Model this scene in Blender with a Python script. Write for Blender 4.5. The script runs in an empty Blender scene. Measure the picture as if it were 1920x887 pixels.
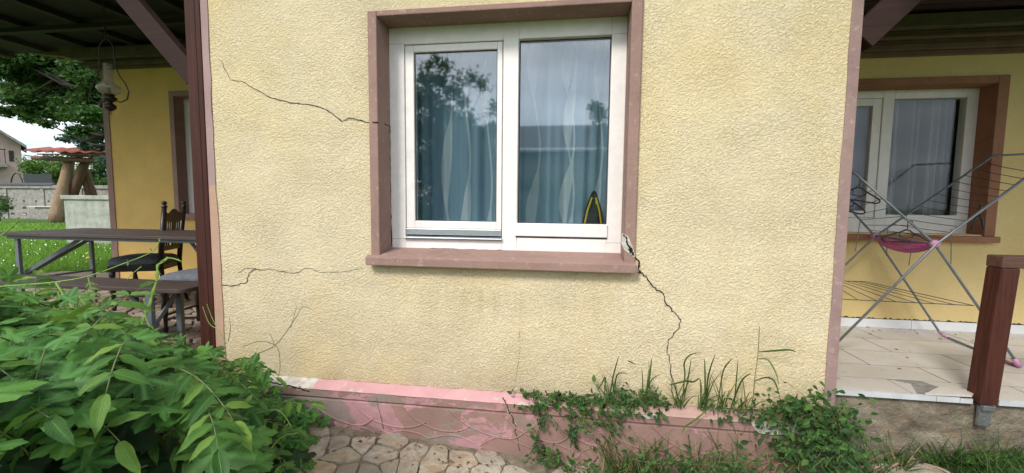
import bpy, math, random
import numpy as np
from mathutils import Vector, Matrix, Euler, noise as mnoise
random.seed(7); rng = np.random.default_rng(7)
PI = math.pi
scn = bpy.context.scene
COL = scn.collection

# ------------------------------------------------------------------ camera
CF, YAW, PITCH, ROLL = 778.28, 0.139529, 0.0785216, 0.0098318
CAM = Vector((0.0, -2.4, 1.5))
_f = Vector((-math.sin(YAW)*math.cos(PITCH), math.cos(YAW)*math.cos(PITCH), -math.sin(PITCH)))
_r = Vector((math.cos(YAW), math.sin(YAW), 0)); _u = _r.cross(_f)
CR = _r*math.cos(ROLL)+_u*math.sin(ROLL); CU = _u*math.cos(ROLL)-_r*math.sin(ROLL); CFW = _f
cd = bpy.data.cameras.new('camera'); cam = bpy.data.objects.new('camera', cd); COL.objects.link(cam)
cam.matrix_world = Matrix(((CR.x, CU.x, -CFW.x, CAM.x), (CR.y, CU.y, -CFW.y, CAM.y), (CR.z, CU.z, -CFW.z, CAM.z), (0, 0, 0, 1)))
cd.sensor_width = 36; cd.lens = CF/1920*36; cd.clip_start = 0.05; cd.clip_end = 2000
scn.camera = cam

# ------------------------------------------------------------------ light
SUN_EL, SUN_AZ = math.radians(44), math.radians(205)      # azimuth clockwise from +Y
w = bpy.data.worlds.new('World'); scn.world = w; w.use_nodes = True
nt = w.node_tree; nt.nodes.clear()
out = nt.nodes.new('ShaderNodeOutputWorld'); bg = nt.nodes.new('ShaderNodeBackground')
sky = nt.nodes.new('ShaderNodeTexSky'); sky.sky_type = 'NISHITA'; sky.sun_disc = False
sky.sun_elevation = SUN_EL; sky.sun_rotation = SUN_AZ; sky.dust_density = 2.0
tc = nt.nodes.new('ShaderNodeTexCoord'); mp = nt.nodes.new('ShaderNodeMapping'); mp.inputs['Scale'].default_value = (1, 1, 3.2)
nz = nt.nodes.new('ShaderNodeTexNoise'); nz.inputs['Scale'].default_value = 2.6; nz.inputs['Detail'].default_value = 7; nz.inputs['Roughness'].default_value = .55
nz2 = nt.nodes.new('ShaderNodeTexNoise'); nz2.inputs['Scale'].default_value = 5.0; nz2.inputs['Detail'].default_value = 6
rp = nt.nodes.new('ShaderNodeValToRGB'); rp.color_ramp.elements[0].position = .34; rp.color_ramp.elements[1].position = .62
rp2 = nt.nodes.new('ShaderNodeValToRGB'); rp2.color_ramp.elements[0].position = .35; rp2.color_ramp.elements[1].position = .65
rp2.color_ramp.elements[0].color = (5.2, 5.7, 6.5, 1); rp2.color_ramp.elements[1].color = (9.0, 9.2, 9.5, 1)
mx = nt.nodes.new('ShaderNodeMix'); mx.data_type = 'RGBA'
L = nt.links.new
L(tc.outputs['Generated'], mp.inputs['Vector']); L(mp.outputs[0], nz.inputs['Vector']); L(mp.outputs[0], nz2.inputs['Vector'])
L(nz.outputs[0], rp.inputs[0]); L(nz2.outputs[0], rp2.inputs[0])
mlt = nt.nodes.new('ShaderNodeMath'); mlt.operation = 'MULTIPLY_ADD'; mlt.inputs[1].default_value = .55; mlt.inputs[2].default_value = .42
L(rp.outputs[0], mlt.inputs[0]); L(mlt.outputs[0], mx.inputs[0])
L(sky.outputs[0], mx.inputs[6]); L(rp2.outputs[0], mx.inputs[7]); L(mx.outputs[2], bg.inputs[0])
bg.inputs[1].default_value = .10; L(bg.outputs[0], out.inputs[0])
sl = bpy.data.lights.new('sun', 'SUN'); sl.energy = 1.5; sl.angle = math.radians(14); sl.color = (1, .95, .87)
so = bpy.data.objects.new('sun', sl); COL.objects.link(so)
sd = Vector((math.sin(SUN_AZ)*math.cos(SUN_EL), math.cos(SUN_AZ)*math.cos(SUN_EL), math.sin(SUN_EL)))
so.rotation_euler = sd.to_track_quat('Z', 'Y').to_euler()
scn.view_settings.view_transform = 'Standard'; scn.view_settings.look = 'None'
scn.view_settings.exposure = 1.08; scn.view_settings.gamma = 1
scn.cycles.max_bounces = 10; scn.cycles.transparent_max_bounces = 16; scn.cycles.caustics_reflective = False; scn.cycles.caustics_refractive = False

# ------------------------------------------------------------------ coordinates read off the photograph onto real planes
def ray(px, py): return (px-960)/CF*CR-(py-443.5)/CF*CU+CFW
def atY(px, py, Y):
    d = ray(px, py); return CAM+d*((Y-CAM.y)/d.y)
def atZ(px, py, Z):
    d = ray(px, py); return CAM+d*((Z-CAM.z)/d.z)
def atD(px, py, D): return CAM+ray(px, py)*D
def refl(px, py, D, yp=.17):
    d = ray(px, py); p = atY(px, py, yp); d = Vector((d.x, -d.y, d.z)); return p+d*((-D-yp)/d.y)
def atPlane(px, py, P, n):
    d = ray(px, py); return CAM+d*((P-CAM).dot(n)/d.dot(n))

# ------------------------------------------------------------------ mesh builder
class MB:
    def __init__(s): s.v = []; s.f = []; s.uv = []
    def add(s, vs, fs, uvs=None):
        o = len(s.v); s.v.extend([tuple(p) for p in vs]); s.f.extend([tuple(i+o for i in f) for f in fs])
        s.uv.extend(uvs if uvs is not None else [(0, 0)]*len(vs)); return s
    def box(s, x0, x1, y0, y1, z0, z1):
        v = [(x, y, z) for x in (x0, x1) for y in (y0, y1) for z in (z0, z1)]
        return s.add(v, [(0, 1, 3, 2), (4, 6, 7, 5), (0, 4, 5, 1), (2, 3, 7, 6), (0, 2, 6, 4), (1, 5, 7, 3)])
    def bar(s, p, q, w, h, up=(0, 0, 1)):
        p, q = Vector(p), Vector(q); d = (q-p).normalized(); u = Vector(up)
        if abs(d.dot(u)) > .98: u = Vector((0, 1, 0))
        a = d.cross(u).normalized(); b = a.cross(d)
        v = []
        for c in (p, q):
            for i, j in ((-1, -1), (1, -1), (1, 1), (-1, 1)): v.append(c+a*i*w/2+b*j*h/2)
        return s.add(v, [(0, 1, 2, 3), (7, 6, 5, 4), (0, 4, 5, 1), (1, 5, 6, 2), (2, 6, 7, 3), (3, 7, 4, 0)])
    def tube(s, pts, r, n=8, cap=True):
        pts = [Vector(p) for p in pts]; m = len(pts)
        rs = r if isinstance(r, (list, tuple)) else [r]*m
        t0 = (pts[1]-pts[0]).normalized(); a = t0.orthogonal().normalized(); V = []; F = []
        for i, p in enumerate(pts):
            t = (pts[min(i+1, m-1)]-pts[max(i-1, 0)])
            t = t.normalized() if t.length > 1e-9 else t0
            a = (a-t*a.dot(t)); a = a.normalized() if a.length > 1e-6 else t.orthogonal().normalized()
            b = t.cross(a)
            for k in range(n):
                an = 2*PI*k/n; V.append(p+(a*math.cos(an)+b*math.sin(an))*rs[i])
        for i in range(m-1):
            for k in range(n): F.append((i*n+k, i*n+(k+1) % n, (i+1)*n+(k+1) % n, (i+1)*n+k))
        if cap: F.append(tuple(range(n-1, -1, -1))); F.append(tuple((m-1)*n+k for k in range(n)))
        return s.add(V, F)
    def lathe(s, prof, c, n=20, axis=None):
        V = []; F = []; c = Vector(c); m = len(prof)
        q = Vector(axis).to_track_quat('Z', 'Y') if axis else None
        for r, z in prof:
            for k in range(n):
                p = Vector((r*math.cos(2*PI*k/n), r*math.sin(2*PI*k/n), z)); V.append(c+(q @ p if q else p))
        for i in range(m-1):
            for k in range(n): F.append((i*n+k, i*n+(k+1) % n, (i+1)*n+(k+1) % n, (i+1)*n+k))
        if prof[0][0] > 1e-4: F.append(tuple(range(n-1, -1, -1)))
        if prof[-1][0] > 1e-4: F.append(tuple((m-1)*n+k for k in range(n)))
        return s.add(V, F)
    def prism(s, poly, d):                       # poly: list of 3D points, d extrusion vector
        n = len(poly); d = Vector(d); V = [Vector(p) for p in poly]; V += [p+d for p in V]
        F = [tuple(range(n-1, -1, -1)), tuple(range(n, 2*n))]+[(i, (i+1) % n, n+(i+1) % n, n+i) for i in range(n)]
        return s.add(V, F)
def base_of(p):
    v = Vector((0, 0, 0))
    while p is not None: v += p.location; p = p.parent
    return v
def obj(name, mb, mat, parent=None, label=None, smooth=False, bevel=0, local=False, kind=None, whole=False):
    if name in SPLIT and parent is not None and not whole:
        for q in islands(mb): o = obj(name, q, mat, parent, label, smooth, bevel, local, kind, True)
        return o
    me = bpy.data.meshes.new(name)
    off = base_of(parent) if (parent is not None and not local) else Vector((0, 0, 0))
    a = np.array(mb.v, dtype=np.float64).reshape(-1, 3)-np.array(off)
    me.from_pydata(a.tolist(), [], mb.f)
    if any(u != (0, 0) for u in mb.uv[:400]) or (mb.uv and any(u != (0, 0) for u in mb.uv[::97])):
        ul = me.uv_layers.new(name='UVMap'); li = np.zeros(len(me.loops), dtype=np.int32); me.loops.foreach_get('vertex_index', li)
        ul.data.foreach_set('uv', np.array(mb.uv, dtype=np.float32)[li].ravel())
    if smooth: me.polygons.foreach_set('use_smooth', [True]*len(me.polygons))
    me.update(); o = bpy.data.objects.new(name, me); COL.objects.link(o)
    if mat: me.materials.append(mat)
    if parent is not None: o.parent = parent
    if label: o['label'] = label
    if kind: o['kind'] = kind
    if bevel:
        b = o.modifiers.new('bevel', 'BEVEL'); b.width = bevel; b.segments = 2; b.limit_method = 'ANGLE'; b.angle_limit = math.radians(40)
    return o
SPLIT = {'shoot', 'joint_line', 'vine_stem', 'hanging_strut', 'side_wall', 'bare_plaster', 'young_stem', 'rafter', 'drying_wire', 'batten', 'gasket', 'climbing_stem', 'cut_stem', 'edge_trim', 'skirting_tile', 'under_rail', 'wing_tube', 'foot_cap', 'opening_lip_'}
_obj = None
def islands(mb):
    par = list(range(len(mb.v)))
    def find(i):
        while par[i] != i: par[i] = par[par[i]]; i = par[i]
        return i
    for f in mb.f:
        a = find(f[0])
        for i in f[1:]:
            b = find(i)
            if a != b: par[b] = a
    groups = {}
    for f in mb.f: groups.setdefault(find(f[0]), []).append(f)
    res = []
    for fs in groups.values():
        ids = sorted({i for f in fs for i in f}); mp_ = {o: n for n, o in enumerate(ids)}; q = MB()
        q.add([mb.v[i] for i in ids], [tuple(mp_[i] for i in f) for f in fs], [mb.uv[i] for i in ids]); res.append(q)
    return res
def tag(o, label, cat, group=None):
    o['label'] = label; o['category'] = cat
    if group: o['group'] = group
    return o
def thing(name, label, cat, loc=(0, 0, 0), group=None):
    o = bpy.data.objects.new(name, None); COL.objects.link(o); o.location = loc; o.empty_display_size = .1
    return tag(o, label, cat, group)
def copy_tree(o, parent=None):
    c = o.copy(); COL.objects.link(c); c.parent = parent
    for ch in list(o.children): copy_tree(ch, c)
    return c

# ------------------------------------------------------------------ materials
class NM:
    def __init__(s, name):
        s.m = bpy.data.materials.new(name); s.m.use_nodes = True; s.t = s.m.node_tree; s.t.nodes.clear()
        s.out = s.t.nodes.new('ShaderNodeOutputMaterial')
    def n(s, ty, **kw):
        x = s.t.nodes.new('ShaderNode'+ty)
        for k, v in kw.items():
            if k.startswith('i_'):
                k = k[2:].replace('_', ' '); x.inputs[k].default_value = v
            else: setattr(x, k, v)
        return x
    def l(s, a, b): s.t.links.new(a, b)
    def coord(s, scale=(1, 1, 1), kind='Object'):
        tc = s.n('TexCoord'); mp = s.n('Mapping'); mp.inputs['Scale'].default_value = scale; s.l(tc.outputs[kind], mp.inputs[0]); return mp.outputs[0]
    def noise(s, sc, det=4, vec=None, rough=.55, dist=0):
        x = s.n('TexNoise'); x.inputs['Scale'].default_value = sc; x.inputs['Detail'].default_value = det
        x.inputs['Roughness'].default_value = rough; x.inputs['Distortion'].default_value = dist
        s.l(vec if vec is not None else s.coord(), x.inputs['Vector']); return x.outputs[0]
    def ramp(s, fac, stops):
        r = s.n('ValToRGB'); cr = r.color_ramp
        while len(cr.elements) < len(stops): cr.elements.new(.5)
        for e, (p, c) in zip(cr.elements, stops):
            e.position = p; e.color = (c, c, c, 1) if not isinstance(c, (tuple, list)) else (*c, 1)
        s.l(fac, r.inputs[0]); return r.outputs[0]
    def mix(s, fac, a, b, mode='MIX'):
        x = s.n('Mix'); x.data_type = 'RGBA'; x.blend_type = mode
        for i, v in ((0, fac), (6, a), (7, b)):
            if isinstance(v, (int, float)): x.inputs[i].default_value = v if i == 0 else (v, v, v, 1)
            elif isinstance(v, (tuple, list)): x.inputs[i].default_value = (*v, 1)
            else: s.l(v, x.inputs[i])
        return x.outputs[2]
    def math(s, op, a, b=0, c=0):
        x = s.n('Math'); x.operation = op
        for i, v in enumerate((a, b, c)):
            if isinstance(v, (int, float)): x.inputs[i].default_value = v
            else: s.l(v, x.inputs[i])
        return x.outputs[0]
    def bump(s, h, strength=.5, dist=.01, normal=None):
        b = s.n('Bump'); b.inputs['Strength'].default_value = strength; b.inputs['Distance'].default_value = dist
        s.l(h, b.inputs['Height'])
        if normal is not None: s.l(normal, b.inputs['Normal'])
        return b.outputs[0]
    def bsdf(s, col, rough=.7, metal=0, spec=.5, normal=None, final=True, **kw):
        p = s.n('BsdfPrincipled')
        if isinstance(col, (tuple, list)): p.inputs['Base Color'].default_value = (*col, 1)
        else: s.l(col, p.inputs['Base Color'])
        if isinstance(rough, (int, float)): p.inputs['Roughness'].default_value = rough
        else: s.l(rough, p.inputs['Roughness'])
        p.inputs['Metallic'].default_value = metal; p.inputs['Specular IOR Level'].default_value = spec
        if normal is not None: s.l(normal, p.inputs['Normal'])
        for k, v in kw.items(): p.inputs[k.replace('_', ' ')].default_value = v
        if final: s.l(p.outputs[0], s.out.inputs[0])
        return p.outputs[0]
def simple(name, col, rough=.6, metal=0, var=.12, nsc=12, bump=.15, bsc=60, bd=.004, spec=.5, stretch=(1, 1, 1)):
    n = NM(name); v = n.coord(stretch)
    a = tuple(c*(1-var) for c in col); b = tuple(min(1, c*(1+var)) for c in col)
    c = n.ramp(n.noise(nsc, 5, v), [(.3, a), (.7, b)])
    n.bsdf(c, rough, metal, spec, n.bump(n.noise(bsc, 4, v), bump, bd) if bump else None); return n.m

def stucco(name, c_lo, c_hi, stain, bumpk=1.0, sc=1.0, streak=False):
    n = NM(name); v = n.coord()
    wv = n.noise(44*sc, 2, v)                     # domain warp for the worm-like scraped texture
    vm = n.n('VectorMath', operation='MULTIPLY_ADD'); cx = n.n('CombineXYZ')
    for i in range(3): n.l(wv, cx.inputs[i])
    n.l(cx.outputs[0], vm.inputs[0]); vm.inputs[1].default_value = (.030, .030, .014); n.l(v, vm.inputs[2])
    g1 = n.noise(94*sc, 3, vm.outputs[0], .6); g2 = n.noise(260*sc, 2, v, .6)
    h = n.math('MULTIPLY', n.math('ADD', n.ramp(g1, [(.36, 0), (.60, 1)]), n.math('MULTIPLY', g2, .5)), n.ramp(n.noise(2.3, 5, n.coord((1, 1, 1.6)), .6, .5), [(.32, .6), (.68, 1.15)]))
    big = n.ramp(n.noise(1.1, 4, v, .6), [(.32, c_lo), (.66, c_hi)])
    med = n.mix(n.ramp(n.noise(5, 5, v), [(.35, 0), (.75, .35)]), big, stain)
    pit = n.mix(n.ramp(g1, [(.32, .5), (.42, 0)]), med, tuple(c*.55 for c in c_lo))  # darker colour in the grain hollows stands in for their small shadows
    col = pit
    if streak:
        sep = n.n('SeparateXYZ'); n.l(v, sep.inputs[0])
        # run-off below the sill: vertical streaks, and grimy band above the plinth
        sv = n.coord((9, 1, .9)); sn = n.ramp(n.noise(2.2, 4, sv, .6), [(.42, 0), (.68, 1)])
        zf = n.ramp(n.math('MULTIPLY_ADD', sep.outputs[2], 1.35, -.52), [(0, 0), (.55, .25), (.80, 1), (.815, 0)])
        xf = n.ramp(n.math('MULTIPLY_ADD', sep.outputs[0], .4, .6), [(.12, 0), (.2, 1), (.72, 1), (.78, 0)])
        m1 = n.math('MULTIPLY', n.math('MULTIPLY', sn, zf), n.math('MULTIPLY', xf, .32))
        col = n.mix(m1, col, (.36, .30, .18))
        lowf = n.ramp(sep.outputs[2], [(.38, .55), (.75, 0)])
        col = n.mix(n.math('MULTIPLY', lowf, n.ramp(n.noise(3, 5, v), [(.3, .1), (.7, 1)])), col, (.50, .42, .26))
        # fresh yellow where the coat is thick: high beside the window and at the left edge
        spl = n.ramp(n.math('ADD', sep.outputs[2], n.math('MULTIPLY', n.noise(9, 6, v, .7), .22)), [(.44, .5), (.58, .12), (.75, 0)])
        col = n.mix(spl, col, (.33, .28, .20))
        pa = n.ramp(n.noise(1.5, 6, n.coord((1, 1, 2.2)), .62, 1.2), [(.50, 0), (.53, .22)])
        col = n.mix(pa, col, (.74, .66, .47))
        yl = n.ramp(n.noise(1.7, 3, n.coord((1, 1, .7)), .5, .4), [(.48, 0), (.75, .42)])
        col = n.mix(yl, col, (.76, .58, .25))
    n.bsdf(col, .92, 0, .2, n.bump(h, .9*bumpk, .0050)); return n.m

M = {}
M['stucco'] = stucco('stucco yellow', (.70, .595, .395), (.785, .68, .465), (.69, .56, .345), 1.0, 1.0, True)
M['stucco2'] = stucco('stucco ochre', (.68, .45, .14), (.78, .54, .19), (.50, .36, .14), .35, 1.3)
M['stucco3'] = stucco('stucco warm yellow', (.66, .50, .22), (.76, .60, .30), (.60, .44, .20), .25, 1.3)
def trim(name, a, b, chip):
    n = NM(name); v = n.coord()
    c = n.ramp(n.noise(3, 6, v), [(.3, a), (.7, b)])
    c = n.mix(n.ramp(n.noise(26, 6, v, .65), [(.60, 0), (.64, .7)]), c, chip)
    c = n.mix(n.ramp(n.noise(6, 7, v, .7, .6), [(.50, 0), (.72, .45)]), c, tuple(x*.62 for x in a))
    h = n.math('ADD', n.noise(70, 4, v), n.math('MULTIPLY', n.noise(9, 3, v), 1.2))
    n.bsdf(c, .8, 0, .3, n.bump(h, .5, .005)); return n.m
M['trim'] = trim('mauve brown paint', (.26, .165, .14), (.34, .22, .185), (.42, .30, .25))
M['trim2'] = trim('red brown paint', (.27, .12, .07), (.34, .165, .10), (.36, .2, .12))
M['band'] = trim('mauve band paint', (.27, .185, .17), (.335, .23, .21), (.42, .32, .27))
def band_left():
    n = NM('peeling band paint'); v = n.coord(); sep = n.n('SeparateXYZ'); n.l(v, sep.inputs[0])
    z = n.math('ADD', sep.outputs[2], n.math('MULTIPLY', n.noise(7, 4, v), .25))
    m = n.ramp(z, [(.0, 1), (1.0, 1)]); x = n.n('Math'); x.operation = 'LESS_THAN'; n.l(z, x.inputs[0]); x.inputs[1].default_value = 1.72
    c = n.mix(x.outputs[0], n.ramp(n.noise(4, 5, v), [(.3, (.33, .225, .22)), (.7, (.40, .28, .27))]), n.ramp(n.noise(5, 5, v), [(.3, (.42, .27, .19)), (.7, (.50, .33, .24))]))
    n.bsdf(c, .85, 0, .3, n.bump(n.noise(60, 4, v), .5, .005)); return n.m
M['band_l'] = band_left()
def plinth_mat():
    n = NM('plinth paint'); v = n.coord(); sep = n.n('SeparateXYZ'); n.l(v, sep.inputs[0])
    base = n.ramp(n.noise(5, 6, v), [(.3, (.25, .155, .135)), (.7, (.32, .195, .165))])
    a = n.noise(4.5, 7, n.coord((1, 1, 1.4)), .68, .6)
    xp = n.math('MULTIPLY', sep.outputs[0], -.045)          # pink wears through more towards the left
    lo = n.math('MULTIPLY', sep.outputs[2], -.12)
    ap = n.math('ADD', n.math('ADD', a, xp), lo)
    pk = n.ramp(ap, [(.545, 0), (.56, .9)])
    c = n.mix(pk, base, n.ramp(n.noise(9, 5, v), [(.3, (.40, .215, .235)), (.7, (.48, .27, .29))]))
    gy = n.ramp(n.math('ADD', n.noise(3.6, 7, n.coord((1, 1, 1.8)), .62, .4), xp), [(.60, 0), (.63, .75)])
    c = n.mix(gy, c, (.24, .21, .18))
    dirt = n.ramp(n.noise(16, 5, v), [(.5, 0), (.8, .5)]); c = n.mix(dirt, c, (.20, .15, .12))
    n.bsdf(c, .85, 0, .25, n.bump(n.noise(55, 6, v), .5, .006)); return n.m
M['plinth'] = plinth_mat()
def ledge_mat():
    n = NM('ledge paint'); v = n.coord(); sep = n.n('SeparateXYZ'); n.l(v, sep.inputs[0])
    pkc = n.ramp(n.noise(6, 5, v), [(.3, (.50, .28, .295)), (.7, (.60, .345, .36))])
    brc = n.ramp(n.noise(6, 5, v), [(.3, (.36, .23, .20)), (.7, (.46, .30, .26))])
    cem = n.ramp(n.noise(18, 5, v), [(.3, (.34, .32, .28)), (.6, (.58, .55, .50))])
    xx = n.math('ADD', sep.outputs[0], n.math('MULTIPLY', n.noise(12, 5, v), .16))
    g = n.n('Math'); g.operation = 'GREATER_THAN'; n.l(xx, g.inputs[0]); g.inputs[1].default_value = -.03
    c = n.mix(g.outputs[0], pkc, brc)
    g2 = n.n('Math'); g2.operation = 'LESS_THAN'; n.l(xx, g2.inputs[0]); g2.inputs[1].default_value = -1.50
    c = n.mix(g2.outputs[0], c, cem)
    c = n.mix(n.ramp(n.noise(8, 6, v), [(.60, 0), (.64, .8)]), c, (.50, .46, .40))
    jx = n.math('FRACT', n.math('MULTIPLY', xx, 3.1)); c = n.mix(n.ramp(jx, [(.0, .5), (.015, 0)]), c, (.3, .15, .14))
    n.bsdf(c, .85, 0, .25, n.bump(n.noise(60, 5, v), .4, .004)); return n.m
M['ledge'] = ledge_mat()
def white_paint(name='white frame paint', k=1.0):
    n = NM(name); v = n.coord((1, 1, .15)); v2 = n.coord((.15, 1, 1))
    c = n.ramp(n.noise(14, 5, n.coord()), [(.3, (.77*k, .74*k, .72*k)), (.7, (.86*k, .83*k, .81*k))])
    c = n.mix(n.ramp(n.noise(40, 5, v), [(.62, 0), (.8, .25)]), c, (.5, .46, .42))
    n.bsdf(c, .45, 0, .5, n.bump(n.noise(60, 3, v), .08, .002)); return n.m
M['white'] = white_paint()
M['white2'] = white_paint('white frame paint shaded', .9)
M['alu'] = simple('weather bar metal', (.55, .60, .64), .35, .7, .06, 30, .05)
M['rubber'] = simple('black rubber gasket', (.03, .03, .032), .6)
M['crack'] = simple('crack shadowed cavity', (.012, .010, .008), 1, 0, .2, 30, 0)
M['flake'] = simple('chipped stucco edge', (.47, .42, .32), .95, 0, .25, 60, .5, 80, .004)
M['cement'] = simple('bare cement patch', (.52, .50, .46), .95, 0, .25, 40, .7, 80, .006)
def wood(name, a, b, rough=.6, axis='z', bump=.35, spec=.4, sc=1):
    n = NM(name); s = {'x': (.6, 12, 12), 'y': (12, .6, 12), 'z': (12, 12, .6)}[axis]; v = n.coord(s)
    g = n.noise(4*sc, 6, v, .6, .3)
    c = n.ramp(g, [(.28, a), (.72, b)])
    c = n.mix(n.ramp(n.noise(6, 5, n.coord()), [(.55, 0), (.8, .45)]), c, tuple(x*.5 for x in a))
    n.bsdf(c, rough, 0, spec, n.bump(g, bump, .004)); return n.m
M['post'] = wood('dark red stained post', (.040, .013, .010), (.070, .023, .016), .6, spec=.2)
M['post2'] = wood('red brown stained rail wood', (.032, .011, .008), (.095, .028, .018), .6, bump=.7, spec=.25)
M['post2x'] = wood('red brown stained rail wood lengthwise', (.060, .028, .020), (.14, .07, .05), .6, 'x')
M['brace'] = wood('brown brace wood', (.028, .016, .014), (.046, .026, .023), .85, 'x', spec=.2)
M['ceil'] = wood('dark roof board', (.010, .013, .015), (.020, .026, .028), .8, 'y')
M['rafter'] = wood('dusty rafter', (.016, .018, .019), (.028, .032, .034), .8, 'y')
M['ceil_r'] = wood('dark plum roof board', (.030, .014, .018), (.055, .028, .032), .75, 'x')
M['corn'] = simple('weathered cornice', (.10, .078, .055), .85, 0, .3, 8, .4, 40, .006)
M['corn2'] = simple('brown cornice', (.155, .095, .07), .85, 0, .2, 8, .3, 40, .006)
M['tabletop'] = wood('worn brown beer table board', (.040, .027, .023), (.085, .062, .053), .55, 'x', .3)
M['grey_metal'] = simple('grey painted steel', (.15, .17, .185), .5, .3, .12, 20, .1)
M['airer'] = simple('grey plastic coated tube', (.17, .19, .205), .4, .4, .15, 30, .05)
M['wire'] = simple('dark coated wire', (.06, .06, .065), .45, .5, .1, 30, 0)
M['pink'] = simple('pink plastic', (.46, .21, .36), .4, 0, .1, 10, 0)
M['magenta'] = simple('magenta basket plastic', (.38, .06, .19), .35, 0, .1, 10, 0)
M['black'] = simple('black plastic', (.012, .012, .014), .3, 0, .2, 10, 0)
M['chair'] = wood('dark carved chair wood', (.012, .009, .008), (.030, .022, .018), .35, 'z', .2)
M['seat'] = simple('grey velvet seat', (.12, .13, .15), .95, 0, .2, 30, .5, 200, .003)
M['brass'] = simple('blackened iron', (.03, .026, .022), .45, .6, .3, 30, .2)
M['conc'] = None
def concrete():
    n = NM('weathered concrete'); v = n.coord()
    c = n.ramp(n.noise(4.2, 10, n.coord((1, 1, 1.7)), .72, .3), [(.30, (.07, .058, .04)), (.48, (.19, .16, .12)), (.56, (.26, .225, .165)), (.72, (.40, .36, .28))])
    c = n.mix(n.ramp(n.noise(7, 6, v, .6, .5), [(.55, 0), (.68, .8)]), c, (.30, .20, .12))
    c = n.mix(n.ramp(n.noise(5, 6, n.coord((1, 1, 2)), .6), [(.60, 0), (.72, .7)]), c, (.10, .10, .085))
    h = n.math('ADD', n.noise(18, 8, v, .7), n.math('MULTIPLY', n.noise(90, 3, v), .3))
    n.bsdf(c, .95, 0, .2, n.bump(h, .8, .03)); return n.m
M['conc'] = concrete()
M['conc_pale'] = simple('pale green grey render', (.34, .36, .31), .95, 0, .25, 6, .6, 30, .02)
M['fence'] = simple('old concrete fence', (.26, .25, .23), .95, 0, .3, 5, .6, 20, .03)
M['galv'] = simple('galvanised bracket', (.32, .33, .34), .45, .8, .2, 30, .1)
def stone_mat(name, cols, sc=8):
    n = NM(name); g = n.n('NewGeometry'); v = n.coord()
    c = n.ramp(g.outputs['Random Per Island'], [(i/(len(cols)-1), x) for i, x in enumerate(cols)])
    c = n.mix(n.ramp(n.noise(sc*2.2, 6, v, .65, .8), [(.42, 0), (.62, .6)]), c, (.30, .19, .11))
    c = n.mix(n.ramp(n.noise(sc*.8, 5, v), [(.5, 0), (.75, .5)]), c, (.17, .15, .12))
    h = n.math('ADD', n.noise(sc*3, 7, v, .6), n.math('MULTIPLY', n.noise(120, 3, v), .3))
    n.bsdf(c, .85, 0, .3, n.bump(h, .7, .012)); return n.m
M['stone'] = stone_mat('sandstone flags', [(.40, .35, .27), (.29, .27, .22), (.46, .385, .27), (.35, .33, .28), (.52, .475, .39), (.32, .30, .25), (.45, .41, .35), (.42, .32, .22), (.37, .35, .31)])
M['stone2'] = stone_mat('porch paving', [(.30, .24, .20), (.22, .19, .17), (.36, .30, .25), (.27, .24, .21)])
M['mortar'] = simple('sandy mortar', (.20, .165, .115), .95, 0, .35, 20, .8, 90, .01)
M['soil'] = simple('dark soil and litter', (.055, .042, .028), 1, 0, .5, 25, .9, 60, .03)
def ground_mat():
    n = NM('ground earth and turf'); v = n.coord()
    c = n.ramp(n.noise(.6, 6, v), [(.3, (.06, .12, .022)), (.6, (.09, .17, .03)), (.8, (.12, .18, .05))])
    c = n.mix(n.ramp(n.noise(7, 5, v), [(.45, 0), (.7, .6)]), c, (.04, .055, .018))
    n.bsdf(c, .95, 0, .2, n.bump(n.noise(30, 5, v), .8, .04)); return n.m
M['ground'] = ground_mat()
def tile_mat():
    n = NM('cream porcelain tile'); g = n.n('NewGeometry'); v = n.coord()
    c = n.ramp(g.outputs['Random Per Island'], [(0, (.47, .445, .41)), (.5, (.55, .525, .485)), (1, (.51, .485, .45))])
    c = n.mix(n.ramp(n.noise(5, 6, v, .6, .6), [(.45, 0), (.75, .45)]), c, (.40, .33, .24))
    c = n.mix(n.ramp(n.noise(26, 6, v, .7), [(.62, 0), (.70, .8)]), c, (.13, .09, .06))
    c = n.mix(n.ramp(n.noise(1.3, 6, v, .65, .4), [(.48, 0), (.7, .5)]), c, (.36, .31, .24))
    n.bsdf(c, n.ramp(n.noise(6, 4, v), [(.3, .28), (.7, .5)]), 0, .5, n.bump(n.noise(8, 3, v), .05, .01)); return n.m
M['tile'] = tile_mat()
M['tile_white'] = simple('white skirting tile', (.70, .71, .72), .25, 0, .06, 6, 0)
M['grout'] = simple('dark grout', (.022, .018, .015), .95)
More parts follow.
